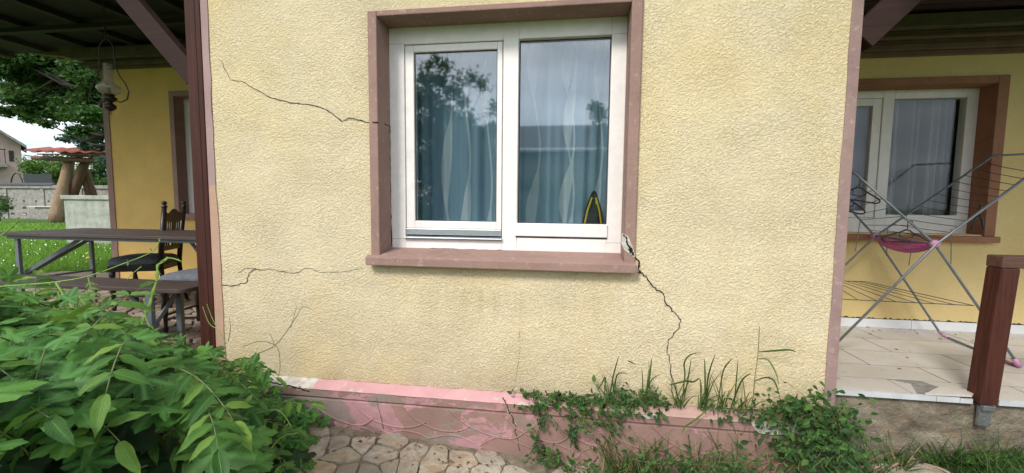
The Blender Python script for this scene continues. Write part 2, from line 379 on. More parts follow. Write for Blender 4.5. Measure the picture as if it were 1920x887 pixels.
def leaf_mat(name, dark, mid, light, rough=.52, vein=.55, trans=.28, side=9, clump=False):
    n = NM(name); g = n.n('NewGeometry'); tc = n.n('TexCoord'); sep = n.n('SeparateXYZ'); n.l(tc.outputs['UV'], sep.inputs[0])
    c = n.ramp(g.outputs['Random Per Island'], [(0, dark), (.55, mid), (1, light)])
    au = n.math('ABSOLUTE', sep.outputs[0])
    if vein:
        m1 = n.ramp(au, [(.02, 1), (.09, 0)])
        w_ = n.math('FRACT', n.math('MULTIPLY_ADD', n.math('SUBTRACT', sep.outputs[1], n.math('MULTIPLY', au, .35)), side, 5))
        m2 = n.ramp(w_, [(.0, .55), (.12, 0), (.9, 0), (1, .55)])
        m = n.math('MULTIPLY', n.math('MAXIMUM', m1, m2), vein)
        c = n.mix(m, c, tuple(min(1, x*1.9+.03) for x in mid))
        hb = n.math('SUBTRACT', n.noise(40, 3), n.math('MULTIPLY', m, 1.6)); nm = n.bump(hb, .5, .003)
    else: nm = None
    if clump:
        c = n.mix(n.ramp(n.noise(1.4, 3), [(.35, .55), (.65, 0)]), c, tuple(x*.6 for x in dark))
    c = n.mix(n.ramp(n.noise(30, 4), [(.5, 0), (.8, .25)]), c, tuple(x*.6 for x in dark))
    if vein: c = n.mix(n.ramp(n.noise(11, 6, None, .7, .5), [(.62, 0), (.74, .55)]), c, (.20, .19, .05))
    p = n.bsdf(c, rough, 0, .25, nm, final=False)
    t = n.n('BsdfTranslucent'); n.l(n.mix(.5, c, (.16, .26, .03)), t.inputs[0])
    ms = n.n('MixShader'); ms.inputs[0].default_value = trans; n.l(p, ms.inputs[1]); n.l(t.outputs[0], ms.inputs[2]); n.l(ms.outputs[0], n.out.inputs[0])
    return n.m
M['hop'] = leaf_mat('lobed vine leaf', (.022, .072, .014), (.048, .145, .024), (.12, .26, .042))
M['wist'] = leaf_mat('feathered vine leaflet', (.030, .095, .018), (.070, .170, .028), (.17, .28, .045), vein=.5, side=8)
M['young'] = leaf_mat('young pale leaflet', (.15, .26, .06), (.20, .30, .08), (.26, .30, .13), vein=.2)
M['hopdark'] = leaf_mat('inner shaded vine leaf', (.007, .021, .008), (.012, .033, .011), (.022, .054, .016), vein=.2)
M['creep'] = leaf_mat('small creeper leaf', (.016, .050, .014), (.032, .092, .022), (.085, .19, .035), vein=.25)
M['blade'] = leaf_mat('grass blade', (.022, .055, .014), (.045, .10, .024), (.12, .19, .05), vein=0, rough=.5)
M['dry'] = leaf_mat('dry grass blade', (.22, .17, .08), (.30, .23, .12), (.36, .30, .18), vein=0)
M['lawn'] = leaf_mat('lawn blade', (.10, .24, .03), (.17, .36, .045), (.27, .46, .08), vein=0)
M['stem'] = simple('bright vine stem', (.22, .36, .07), .5, 0, .2, 30, .1)
M['stem2'] = simple('pale cut vine stem', (.48, .50, .27), .6, 0, .2, 30, .1)
M['stem3'] = simple('brown green stem', (.11, .13, .045), .6, 0, .3, 30, .1)
M['treeleaf'] = leaf_mat('broadleaf tree foliage', (.024, .070, .018), (.044, .125, .030), (.085, .20, .045), vein=0, clump=True)
M['spruce'] = leaf_mat('blue spruce needles', (.035, .085, .07), (.055, .12, .10), (.09, .17, .14), vein=0)
M['hedgeleaf'] = leaf_mat('bright shrub foliage', (.05, .12, .02), (.09, .20, .03), (.16, .29, .05), vein=0, clump=True)
M['bark'] = wood('bark', (.025, .02, .015), (.055, .045, .035), .9, 'z', .8)
M['log'] = wood('stripped log', (.15, .09, .05), (.40, .28, .18), .8, 'z', 1.3)
M['log2'] = wood('aged log', (.06, .032, .02), (.15, .08, .045), .7, 'z', .5)
M['rooftile'] = simple('red sheet roof tile', (.24, .055, .04), .7, 0, .3, 8, .5, 30, .02)
M['darkroof'] = simple('grey brown roof tile', (.045, .05, .06), .8, 0, .2, 4, .4, 10, .02)
M['pinkwall'] = simple('faded pink render', (.42, .32, .29), .95, 0, .12, 1.5, .3, 10, .02)
M['iron'] = simple('dark iron rail', (.03, .028, .026), .5, .5)
M['net'] = simple('dark green netting', (.025, .035, .035), .8)
M['room'] = simple('interior plaster', (.42, .46, .50), .9)
M['interior_dark'] = simple('interior dim plaster', (.20, .20, .21), .9)
M['yellow'] = simple('yellow plastic', (.75, .50, .03), .3, 0, .05, 10, 0)
M['steel'] = simple('soleplate steel', (.35, .37, .4), .25, .9, .05, 10, 0)
M['creamlamp'] = simple('cream lamp plastic', (.50, .47, .38), .5, 0, .1, 20, 0)
M['petal'] = simple('white petal', (.8, .8, .78), .7, 0, .05, 10, 0)
M['petal_y'] = simple('yellow petal', (.75, .50, .02), .7, 0, .05, 10, 0)
def glass_mat(name, fac, tint=(.93, .97, 1.0)):
    n = NM(name); gl = n.n('BsdfGlossy'); gl.inputs['Roughness'].default_value = 0.03; gl.inputs[0].default_value = (.93, .97, 1, 1)
    n.l(n.bump(n.noise(1.6, 2), .05, .004), gl.inputs['Normal'])
    tr = n.n('BsdfTransparent'); tr.inputs[0].default_value = (*tint, 1)
    lw = n.n('LayerWeight'); lw.inputs[0].default_value = .25
    f = n.math('MULTIPLY_ADD', lw.outputs['Fresnel'], .4, fac)
    ms = n.n('MixShader'); n.l(f, ms.inputs[0]); n.l(tr.outputs[0], ms.inputs[1]); n.l(gl.outputs[0], ms.inputs[2]); n.l(ms.outputs[0], n.out.inputs[0]); return n.m
M['glass'] = glass_mat('window glass', .125, (.94, .98, 1.0))
M['glass2'] = glass_mat('shaded window glass', .012)
def lampglass():
    n = NM('lamp chimney glass with painted reflection'); a = n.bsdf((.36, .34, .27), .10, .0, .8, final=False); tr = n.n('BsdfTransparent'); ms = n.n('MixShader'); ms.inputs[0].default_value = .5  # yellowish glass; its grey body colour also stands in for reflections
    n.l(a, ms.inputs[1]); n.l(tr.outputs[0], ms.inputs[2]); n.l(ms.outputs[0], n.out.inputs[0]); return n.m
M['lampglass'] = lampglass()
def curtain_mat(name, col, alpha=.3, pattern=True, k=1.0):
    n = NM(name); tc = n.n('TexCoord'); sep = n.n('SeparateXYZ'); n.l(tc.outputs['UV'], sep.inputs[0]); U, V = sep.outputs[0], sep.outputs[1]
    d = n.n('BsdfDiffuse'); t = n.n('BsdfTranslucent'); tr = n.n('BsdfTransparent')
    mask = None
    if pattern:
        # pairs of interlacing leaf-shaped ribbons climbing the sheer cloth
        for uc, ph, lam, amp in ((.385, .3, .62, .010), (.445, 2.0, .55, .008), (.505, 3.4, .60, .010), (.642, 1.0, .50, .011), (.738, .0, .46, .013), (.742, 2.6, .46, .011), (.825, 1.2, .50, .010)):
            ang = n.math('MULTIPLY_ADD', V, 2*PI/lam, ph)
            cx = n.math('MULTIPLY_ADD', n.math('SINE', ang), amp, uc)
            dist = n.math('ABSOLUTE', n.math('SUBTRACT', U, cx))
            wd = n.math('MULTIPLY_ADD', n.math('MAXIMUM', n.math('COSINE', n.math('MULTIPLY_ADD', V, 2*PI/lam, ph+.9)), -.05), .0115, .0034)
            mk = n.math('LESS_THAN', dist, wd)
            mask = mk if mask is None else n.math('MAXIMUM', mask, mk)
        cc = n.mix(mask, col, (.88, .98, 1.0))
    else: cc = n.mix(0.0, col, col)
    n.l(cc, d.inputs[0]); n.l(cc, t.inputs[0])
    m1 = n.n('MixShader'); m1.inputs[0].default_value = .45; n.l(d.outputs[0], m1.inputs[1]); n.l(t.outputs[0], m1.inputs[2])
    m2 = n.n('MixShader'); n.l(m1.outputs[0], m2.inputs[1]); n.l(tr.outputs[0], m2.inputs[2])
    if mask is not None: n.l(n.math('MULTIPLY_ADD', mask, -alpha*.95, alpha), m2.inputs[0])
    else: m2.inputs[0].default_value = alpha
    n.l(m2.outputs[0], n.out.inputs[0]); return n.m
M['curtain'] = curtain_mat('sheer blue grey curtain', (.46, .66, .78), .12)
M['curtain_grey'] = curtain_mat('sheer grey curtain', (.62, .58, .56), .08, False)
M['curtain_lilac'] = curtain_mat('sheer lilac curtain', (.62, .59, .70), .08, False)

# ================================================================== GROUND
def gz(x, y):
    a = float(np.interp(x, [-3, -1.55, -.75, 0, .5, 1.0, 1.45, 2.0, 3], [.2, .10, .04, -.01, -.02, .02, .08, .14, .14]))
    def ss(t): t = max(0, min(1, t)); return t*t*(3-2*t)
    k = ss((-x-3.0)/3.2)*ss((y+1.6)/1.6)        # lawn beyond the left porch lies higher
    k2 = ss((y-1.0)/4)*ss((-x-2)/4)
    return a*(1-max(k, k2))+.40*max(k, k2)
m = MB()
xs = sorted(set([-400, -200, -120, -80, -60, -45]+[round(-36+i*1.5, 2) for i in range(14)]+[round(-16+i*.4, 2) for i in range(56)]+[7, 9, 12, 16, 24, 40, 80, 160, 400]))
ys = sorted(set([-400, -200, -100, -60, -40, -30, -22, -16, -12, -9, -7]+[round(-6+i*.3, 2) for i in range(48)]+[9, 11, 13, 16, 20, 26, 34, 50, 80, 160, 400]))
V = [(x, y, gz(x, y)-.03+(.012*math.sin(x*3.1+y)*math.cos(y*2.7) if abs(x) < 16 else 0)) for x in xs for y in ys]
F = [(i*len(ys)+j, (i+1)*len(ys)+j, (i+1)*len(ys)+j+1, i*len(ys)+j+1) for i in range(len(xs)-1) for j in range(len(ys)-1)]
m.add(V, F); obj('ground', m, M['ground'], smooth=True, kind='structure')

def voronoi(x0, x1, y0, y1, size, seed, gap, inside=None, aspect=1.0):
    r = random.Random(seed); pts = []
    nx = max(1, int((x1-x0)/size)); ny = max(1, int((y1-y0)/(size*aspect)))
    for i in range(-1, nx+1):
        for j in range(-1, ny+1):
            if r.random() < .14: continue
            pts.append((x0+(i+.5+r.uniform(-.52, .52)+(.5 if j % 2 else 0)*.6)*(x1-x0)/nx, y0+(j+.5+r.uniform(-.5, .5))*(y1-y0)/ny))
    cells = []
    for a in pts:
        if not (x0 <= a[0] <= x1 and y0 <= a[1] <= y1): continue
        if inside and not inside(*a): continue
        R = size*1.6; poly = [(a[0]-R, a[1]-R), (a[0]+R, a[1]-R), (a[0]+R, a[1]+R), (a[0]-R, a[1]+R)]
        g = gap*r.uniform(.6, 1.5)
        for b in pts:
            if b is a or abs(b[0]-a[0]) > 3*size or abs(b[1]-a[1]) > 3*size: continue
            dx, dy = b[0]-a[0], b[1]-a[1]; d = math.hypot(dx, dy); nx_, ny_ = dx/d, dy/d; lim = d/2-g
            new = []
            for k in range(len(poly)):
                p, q = poly[k], poly[(k+1) % len(poly)]
                sp = (p[0]-a[0])*nx_+(p[1]-a[1])*ny_-lim; sq = (q[0]-a[0])*nx_+(q[1]-a[1])*ny_-lim
                if sp <= 0: new.append(p)
                if sp*sq < 0: t = sp/(sp-sq); new.append((p[0]+(q[0]-p[0])*t, p[1]+(q[1]-p[1])*t))
            poly = new
            if len(poly) < 3: break
        if len(poly) >= 3: cells.append((a, poly, r.random()))
    return cells
def stones(mb, cells, zf, h=.03, jit=.012, r=random.Random(3)):
    for a, poly, q in cells:
        # round and roughen the outline
        pts = []
        n = len(poly)
        for k in range(n):
            p0, p, p1 = poly[k-1], poly[k], poly[(k+1) % n]
            for t in (.30, .12):
                pts.append((p[0]+(p0[0]-p[0])*t, p[1]+(p0[1]-p[1])*t))
            for t in (.12, .30):
                pts.append((p[0]+(p1[0]-p[0])*t, p[1]+(p1[1]-p[1])*t))
        cx = sum(p[0] for p in pts)/len(pts); cy = sum(p[1] for p in pts)/len(pts)
        pts = [(cx+(p[0]-cx)*(1+r.uniform(-.05, .03)), cy+(p[1]-cy)*(1+r.uniform(-.05, .03))) for p in pts]
        tx, ty = r.uniform(-.05, .05), r.uniform(-.05, .05); dz = r.uniform(-jit, jit); N = len(pts)
        V = []
        for s, z in ((1, -.03), (1, h*.80), (.965, h*.97), (.70, h), (.0, h*1.02)):
            if s == 0: V.append((cx, cy, zf(cx, cy)+z+dz)); break
            for x, y in pts:
                X, Y = cx+(x-cx)*s, cy+(y-cy)*s
                V.append((X, Y, zf(X, Y)+z+dz+tx*(X-cx)+ty*(Y-cy)+(r.uniform(-.002, .002) if s < 1 else 0)))
        F = []
        for L_ in range(3):
            for k in range(N): F.append((L_*N+k, L_*N+(k+1) % N, (L_+1)*N+(k+1) % N, (L_+1)*N+k))
        for k in range(N): F.append((3*N+k, 3*N+(k+1) % N, 4*N))
        mb.add(V, F)
# paved strip along the wall
m = MB(); zf = lambda x, y: gz(x, y)
def in_path(x, y): return y > -1.35 and y < -.07 and not (x > 1.55 and y > -.50-.0*(x))
stones(m, voronoi(-2.6, 2.6, -1.6, .03, .128, 5, .0042, lambda x, y: (y < -.085 or x > 1.53) and x < 1.93+(-y)*.25), zf, .020, .007)
pv = obj('stone_paving', m, M['stone'], smooth=False, kind='structure')
m = MB(); V = []; F = []; nx, ny = 40, 14
for i in range(nx+1):
    for j in range(ny+1):
        x = -2.7+i*4.2/nx; y = -1.7+j*1.72/ny; V.append((x, y, gz(x, y)+.009+.005*math.sin(x*37+y*23)))
for i in range(nx):
    for j in range(ny): F.append((i*(ny+1)+j, (i+1)*(ny+1)+j, (i+1)*(ny+1)+j+1, i*(ny+1)+j+1))
m.add(V, F); obj('paving_mortar', m, M['mortar'], kind='structure', smooth=True)

# ================================================================== HOUSE
FL, FR, YL, YR = .45, .505, 2.32, 1.38      # porch floors and recessed wall planes
XL, XR, XLE = -2.27, 1.439, -6.02
house = thing('house', 'cracked pale yellow house with mauve window surround, pink plinth and a porch each side', 'house')
HX0, HX1, HZ0, HZ1 = -1.139, .288, 1.195, 2.572
def wall_holes(mb, x0, x1, z0, z1, y0, y1, hole):
    a0, a1, b0, b1 = hole
    mb.box(x0, a0, y0, y1, z0, z1); mb.box(a1, x1, y0, y1, z0, z1)
    mb.box(a0, a1, y0, y1, b1, z1); mb.box(a0, a1, y0, y1, z0, b0)
m = MB(); wall_holes(m, XL+.004, XR-.004, .365, 3.62, 0, .26, (HX0-.02, HX1+.02, HZ0-.04, HZ1+.02))
wall = obj('wall', m, M['stucco'], house)
m = MB(); m.box(XL, XL+.16, .26, YL+.2, .2, 3.62); m.box(XR-.16, XR, .26, YR+.2, .2, 3.62)
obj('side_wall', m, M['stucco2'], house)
def jag(p0, p1, n, amp, r):
    return [tuple(p0[i]+(p1[i]-p0[i])*t/n+(r.uniform(-amp, amp) if 0 < t < n else 0) for i in range(2)) for t in range(n+1)]
# corner bands
r = random.Random(4)
m = MB()
zs = [.365+i*.1 for i in range(33)]
pl = [(XR-.054+r.uniform(-.003, .003), -.007, z) for z in zs]; pr = [(XR, -.007, z) for z in reversed(zs)]
m.prism(pl+pr, (0, .25, 0)); obj('corner_band', m, M['band'], house, bevel=.004)
m = MB()
pl = [(XL-.045, -.006, z) for z in zs]; pr = [(XL+.004+r.uniform(-.005, .005)+(.012 if z < 1.4 else 0), -.006, z) for z in reversed(zs)]
m.prism(pl+pr, (0, .25, 0)); obj('corner_band', m, M['band_l'], house, label='left corner band, mauve above and peeling to peach below')

# cracks: thin jagged ribbons following the photo
def crack(pts, w0, Y=-.0025, seed=1, mat='crack', par=None, sub=5):
    r = random.Random(seed); P = [atY(x, y, Y) if len(p_) == 2 else Vector(p_) for p_ in pts for (x, y) in [p_[:2]]]
    fine = []
    for i in range(len(P)-1):
        for t in range(sub):
            q = P[i].lerp(P[i+1], t/sub); a = min((P[i+1]-P[i]).length*.09, .007 if w0[0] > .002 and sub < 9 else .0022)
            if t: q = q+Vector((r.uniform(-a, a), 0, r.uniform(-a, a)))
            fine.append(q)
    fine.append(P[-1]); n = len(fine); ws = []
    for i in range(n):
        u = i/(n-1); f = (w0[0]*(1-u)+w0[1]*u) if len(w0) == 2 else (w0[0]*(1-2*u)+w0[1]*2*u if u < .5 else w0[1]*(2-2*u)+w0[2]*(2*u-1))
        ws.append((f*1.2+.0006)*r.uniform(.6, 1.3))
    V = []
    for i, p in enumerate(fine):
        d = (fine[min(i+1, n-1)]-fine[max(i-1, 0)]); nrm = Vector((-d.z, 0, d.x)).normalized()*ws[i]/2
        V += [p+nrm, p-nrm]
    F = [(2*i, 2*i+1, 2*i+3, 2*i+2) for i in range(n-1)]
    mb = MB().add(V, F)
    if sub < 9 and len(pts) > 3 and w0[0] >= .001:
        fl = MB(); rr_ = random.Random(seed+100)
        for i in range(1, n-1):
            if rr_.random() < .30:
                p = fine[i]; k = rr_.uniform(.6, 1.6)*ws[i]+.003; q = []
                for j in range(7): a = 2*PI*j/7; q.append(p+Vector((math.cos(a)*k*rr_.uniform(.5, 1.1), .0008, math.sin(a)*k*1.3*rr_.uniform(.5, 1.1))))
                fl.add(q, [tuple(range(7))])
        if fl.f: obj('crack_flake', fl, M['flake'], par or house)['kind'] = 'stuff'
    return obj('crack', mb, M[mat], par or house)
crack([(413, 112), (432, 150), (455, 153), (480, 168), (510, 184), (545, 193), (580, 196), (605, 203), (622, 212), (641, 228)], (.001, .0035, .004), seed=2)
crack([(641, 228), (655, 221), (672, 225), (695, 231)], (.002, .004), seed=3)
crack([(698, 229), (710, 230)], (.004, .005), Y=-.0235, seed=33)
crack([(405, 532), (420, 535), (445, 535), (463, 528), (466, 514), (478, 505), (510, 505), (545, 512), (580, 503)], (.003, .003, .0015), seed=5)
crack([(580, 503), (600, 511), (640, 510), (680, 503)], (.0015, .0008), seed=6)
crack([(446, 512), (460, 503), (480, 503)], (.001, .0025), seed=7)
crack([(1188, 478), (1198, 490), (1199, 508), (1214, 522), (1224, 538), (1243, 550), (1249, 570), (1264, 585), (1277, 600)], (.0062, .0058, .0042), seed=8)
crack([(1277, 600), (1273, 616), (1254, 636), (1251, 655), (1258, 685), (1260, 730), (1261, 742)], (.004, .003, .002), seed=9)
crack([(974, 620), (975, 655), (970, 690), (962, 738)], (.0003, .0004), seed=10)
crack([(490, 713), (560, 717), (650, 723), (760, 731), (860, 737), (950, 743)], (.012, .007, .004), Y=-.004, seed=11, sub=14)
crack([(950, 743), (1100, 752), (1300, 764), (1480, 771)], (.004, .003), Y=-.004, seed=12, sub=14)

# window surround, reveals and sill
m = MB(); A0, A1, B0, B1 = -1.205, .363, 1.17, 2.618; yf = -.02
def ring(mb, o, i, y0, y1):
    (a0, a1, b0, b1), (c0, c1, d0, d1) = o, i
    mb.box(a0, c0, y0, y1, b0, b1); mb.box(c1, a1, y0, y1, b0, b1); mb.box(c0, c1, y0, y1, d1, b1)
    if d0 > b0: mb.box(c0, c1, y0, y1, b0, d0)
RI0, RI1, RT = -1.148, .303, 2.585
ring(m, (A0, A1, B0, B1), (RI0, RI1, B0, RT), yf, .17)
sur = obj('window_surround', m, M['trim'], house, bevel=.006)
m = MB(); sx0, sx1 = -1.222, .368
m.prism([(sx0, -.062, 1.122), (sx0, -.062, 1.172), (sx0, -.019, 1.183), (sx0, -.019, 1.122)], (sx1-sx0, 0, 0))
m.prism([(RI0+.002, -.019, 1.121), (RI0+.002, -.019, 1.1835), (RI0+.002, .155, 1.212), (RI0+.002, .155, 1.121)], (RI1-RI0-.004, 0, 0))
obj('window_sill', m, M['trim'], house, bevel=.005)
# broken plaster at the lower right of the surround
m = MB(); C = [(1166, 437), (1178, 443), (1189, 470), (1187, 480), (1170, 468), (1165, 455)]
P = [atY(x, y, -.0215) for x, y in C]; m.prism(P, (0, .01, 0)); sp = obj('bare_plaster', m, M['cement'], house, label='chipped white plaster at the lower right of the window surround')
crack([(1168, 440), (1175, 446), (1176, 458), (1183, 466), (1187, 479)], (.004, .011), Y=-.0235, seed=14)
crack([(721, 232), (731, 237), (732, 250)], (.004, .006), Y=.02, seed=15)

# white window: frame, sashes, glass
def T(px, py, Y=.15): p = atY(px, py, Y); return p.x, p.z
win = MB(); fy0, fy1 = .150, .225
FX0, FX1, FZ0, FZ1 = RI0-.001, RI1+.001, 1.20, RT+.001
lg0, lg1, lgz0, lgz1 = -1.051, -.424, 1.272, 2.483      # left opening
rg0, rg1, rgz0, rgz1 = -.327, .217, 1.292, 2.486        # right opening
win.box(FX0, lg0, fy0, fy1, FZ0, FZ1); win.box(rg1, FX1, fy0, fy1, FZ0, FZ1)
win.box(lg1, rg0, fy0, fy1, FZ0, FZ1)
win.box(lg0, lg1, fy0, fy1, lgz1, FZ1); win.box(lg0, lg1, fy0, fy1, FZ0, lgz0)
win.box(rg0, rg1, fy0, fy1, rgz1, FZ1); win.box(rg0, rg1, fy0, fy1, FZ0, rgz0)
wf = obj('window_frame', win, M['white'], house, bevel=.004)
m = MB(); g0, g1, gz0, gz1 = -.991, -.460, 1.386, 2.436; sy = .158
m.box(lg0+.004, g0, sy, .215, 1.337, 2.479); m.box(g1, lg1-.004, sy, .215, 1.337, 2.479)
m.box(g0, g1, sy, .215, gz1, 2.479); m.box(g0, g1, sy, .215, 1.337, gz0)
obj('sash', m, M['white'], wf, bevel=.004)
m = MB(); m.box(g0-.004, g1+.004, .176, .182, gz0-.004, gz1+.004)
pn = obj('glass_pane', m, M['glass'], wf)
m = MB(); m.box(lg0+.003, lg1-.003, .150, .20, 1.298, 1.3365); m.prism([(lg0-.004, .20, 1.2975), (lg0-.004, .128, 1.282), (lg0-.004, .128, 1.274), (lg0-.004, .20, 1.274)], (lg1-lg0+.008, 0, 0))
obj('weather_bar', m, M['alu'], wf, bevel=.002)
m = MB(); m.box(rg0-.010, rg1+.003, .138, .17, 1.302, 1.382)
obj('bottom_rail', m, M['white'], wf, bevel=.004)
m = MB(); m.box(rg0-.003, rg1+.003, .188, .194, 1.29, rgz1+.004)
obj('glass_pane', m, M['glass'], wf)
m = MB()
for a0, a1, b0, b1, y in ((g0, g1, gz0, gz1, .1745), (rg0, rg1, 1.382, rgz1, .186)):
    t = .006
    m.box(a0, a0+t, y, y+.001, b0, b1); m.box(a1-t, a1, y, y+.001, b0, b1); m.box(a0+t, a1-t, y, y+.001, b1-t, b1); m.box(a0+t, a1-t, y, y+.001, b0, b0+t*.6)
m.box(rg0-.008, rg1+.002, .1465, .1497, 1.2935, 1.3015)
obj('gasket', m, M['rubber'], wf)
# joint lines of the frame and the gap under it
m = MB()
for x in (lg0-.03,): pass
for (x0, x1, z) in ((FX0, lg0, 2.487), (rg1, FX1, 2.489), (FX0, lg0, 1.268), (rg1, FX1, 1.272)):
    m.box(x0, x1, .1490, .1499, z-.0009, z+.0009)
for x in (lg1+.002, rg0-.002): m.box(x-.0008, x+.0008, .1490, .1499, 1.27, 2.487)
obj('joint_line', m, simple('frame joint grime', (.33, .30, .28), .9), wf)
crack([(734, 465), (850, 467), (1000, 472), (1152, 476)], (.003, .006, .008), Y=.1485, seed=16, sub=12)
crack([(731, 250), (732, 330), (733, 400), (735, 462)], (.002, .005), Y=.1475, seed=17, sub=10)
# interior shell (closed, so the rooms are dim)
m = MB()
m.box(XL+.16, XR-.16, .26, 3.4, .35, .45); m.box(XL+.16, XR-.16, .26, 3.4, 2.95, 3.05); m.box(XL+.16, XR-.16, 3.3, 3.4, .45, 2.95)
obj('room_lining', m, M['room'], house)

# plinth
m = MB(); px0, px1, yp, zt, zc = XL-.03, XR+.045, -.062, .328, .368
N = 60; prof = [(yp-.012, -.45), (yp-.010, .262), (yp+.004, .267), (yp+.002, .275), (yp-.010, .281), (yp-.008, zt)]
r = random.Random(8)
V = []; F = []
for i in range(N+1):
    x = px0+(px1-px0)*i/N
    for (y, z) in prof+[(.05, zt), (.05, -.45)]: V.append((x, y+r.uniform(-.0012, .0012), z+(r.uniform(-.0012, .0012))))
K = len(prof)+2
for i in range(N):
    for k in range(K): F.append((i*K+k, i*K+(k+1) % K, (i+1)*K+(k+1) % K, (i+1)*K+k))
F.append(tuple(range(K))); F.append(tuple(N*K+K-1-k for k in range(K)))
m.add(V, F)
# raised jointing lines in a flowing scale pattern
def rib(pts, rr=.0058):
    P = []
    n = len(pts)
    for i in range(n-1):
        p0, p1, p2, p3 = [Vector((*pts[max(0, min(n-1, j))], 0)) for j in (i-1, i, i+1, i+2)]
        for t in (0, .25, .5, .75):
            q = .5*((2*p1)+(p2-p0)*t+(2*p0-5*p1+4*p2-p3)*t*t+(3*p1-p0-3*p2+p3)*t**3); P.append((q.x, yp-.0105, q.y))
    P.append((pts[-1][0], yp-.0105, pts[-1][1])); m.tube(P, rr, 6)
x = px0+.10; r = random.Random(12)
while x < px1-.1:
    s = r.uniform(.9, 1.1)*.30; b = gz(x, 0)
    zt_ = .258; zl = max(b+.02, .03)
    rib([(x, zt_), (x+.10*s*3, zt_-.075+r.uniform(-.01, .01)), (x+s*.72, zt_-.125), (x+s*1.15, zt_-.13+r.uniform(-.012, .012)), (x+s*1.42, zt_-.085)])
    rib([(x+s*.55, zl), (x+s*.68, .085), (x+s*.95, .115+r.uniform(-.01, .015)), (x+s*1.25, .10), (x+s*1.5, .07)], .005)
    if r.random() < .6: rib([(x+s*.2, -.12), (x+s*.4, .0), (x+s*.7, .03), (x+s*1.0, .0)], .005)
    x += s
obj('plinth', m, M['plinth'], house, smooth=False)
m = MB(); N = 70; V = []; F = []; r = random.Random(9)
for i in range(N+1):
    x = px0+(px1-px0)*i/N; e = r.uniform(-.003, .003)
    V += [(x, yp-.0115+e, zt+.001), (x, yp-.006+e, zt+.008), (x, .012, zc+r.uniform(-.004, .003)), (x, .012, zt+.001)]
for i in range(N):
    for k in range(4): F.append((i*4+k, i*4+(k+1) % 4, (i+1)*4+(k+1) % 4, (i+1)*4+k))
F += [(0, 1, 2, 3), (N*4+3, N*4+2, N*4+1, N*4)]
m.add(V, F); obj('plinth_ledge', m, M['ledge'], house)
crack([(943, 745), (951, 762), (962, 785), (968, 815), (975, 845)], (.0045, .0035, .002), Y=-.076, seed=21)
crack([(705, 745), (712, 775), (719, 805)], (.001, .002), Y=-.0775, seed=22)
crack([(495, 714), (530, 720), (552, 726), (580, 733)], (.006, .009, .004), Y=-.076, seed=23, sub=8)
m = MB(); P = [atY(x, y, -.0755) for x, y in ((1408, 793), (1430, 788), (1478, 792), (1500, 800), (1495, 812), (1452, 816), (1420, 812))]; m.prism(P, (0, .006, 0))
P = [atY(x, y, -.0755) for x, y in ((1205, 779), (1232, 777), (1235, 784), (1215, 786))]; m.prism(P, (0, .006, 0))
obj('bare_plaster', m, M['cement'], house, label='white chipped patches on the plinth')

# ------------------------------------------------ left porch
r = random.Random(15)
lw = [atY(318, 171, YL), atY(371, 410, YL)]
lx0 = lw[0].x; lz1 = 2.875; lz0 = 1.33; lx1 = -3.9
m = MB(); wall_holes(m, XLE+.003, XL+.001, .25, 3.6, YL, YL+.26, (lx0+.06, lx1-.06, lz0, lz1-.06))
m.box(XLE, XLE+.24, YL+.26, 6.2, .2, 3.6)
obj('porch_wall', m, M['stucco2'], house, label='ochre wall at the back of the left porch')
m = MB(); m.box(XLE-.03, XLE+.055, YL-.012, YL+.14, .25, 3.2); obj('corner_band', m, M['trim'], house)
m = MB(); ring(m, (lx0, lx1, lz0, lz1), (lx0+.065, lx1-.065, lz0+.001, lz1-.065), YL-.02, YL+.14)
m.box(lx0-.03, lx1+.03, YL-.06, YL+.14, lz0-.06, lz0)
obj('window_surround', m, M['trim'], house, bevel=.005)
m = MB(); a0, a1, b0, b1 = lx0+.065, lx1-.065, lz0+.001, lz1-.065
ring(m, (a0, a1, b0, b1), (a0+.09, a1-.09, b0+.09, b1-.09), YL+.12, YL+.19); m.box((a0+a1)/2-.04, (a0+a1)/2+.04, YL+.12, YL+.19, b0+.09, b1-.09)
f2 = obj('window_frame', m, M['white2'], house, bevel=.005)
m = MB(); m.box(a0+.08, a1-.08, YL+.15, YL+.156, b0+.08, b1-.08); obj('glass_pane', m, M['glass2'], f2)
# cornice mouldings
m = MB()
for z0, z1, d in ((3.17, 3.20, .05), (3.20, 3.245, .10), (3.245, 3.27, .075), (3.27, 3.40, .16)): m.box(XLE-.1-d, XL-.001, YL-d, YL+.1, z0, z1-.001)
obj('cornice', m, M['corn'], house, bevel=.006)
m = MB(); m.prism([(-7.0, 2.24, 3.40), (-6.15, 2.24, 3.40), (-6.15, 2.24, 3.27), (-6.35, 2.24, 3.29), (-6.5, 2.24, 3.34), (-6.8, 2.24, 3.37)], (0, .08, 0)); obj('purlin_end', m, wood('weathered plank', (.10, .07, .045), (.17, .12, .08), .8, 'x'), house)
# roof over the left porch: boards, rafters, purlins
m = MB()
yb_, yr_ = -.40, 2.40
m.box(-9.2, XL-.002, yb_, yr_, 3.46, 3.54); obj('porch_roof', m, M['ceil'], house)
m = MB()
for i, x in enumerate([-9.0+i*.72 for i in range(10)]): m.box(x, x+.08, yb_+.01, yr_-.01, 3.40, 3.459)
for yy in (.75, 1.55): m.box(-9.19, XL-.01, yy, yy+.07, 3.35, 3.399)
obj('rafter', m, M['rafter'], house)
m = MB(); m.box(-9.19, XL-.06, .0, .10, 3.16, 3.28); obj('porch_beam', m, M['post'], house, bevel=.006)
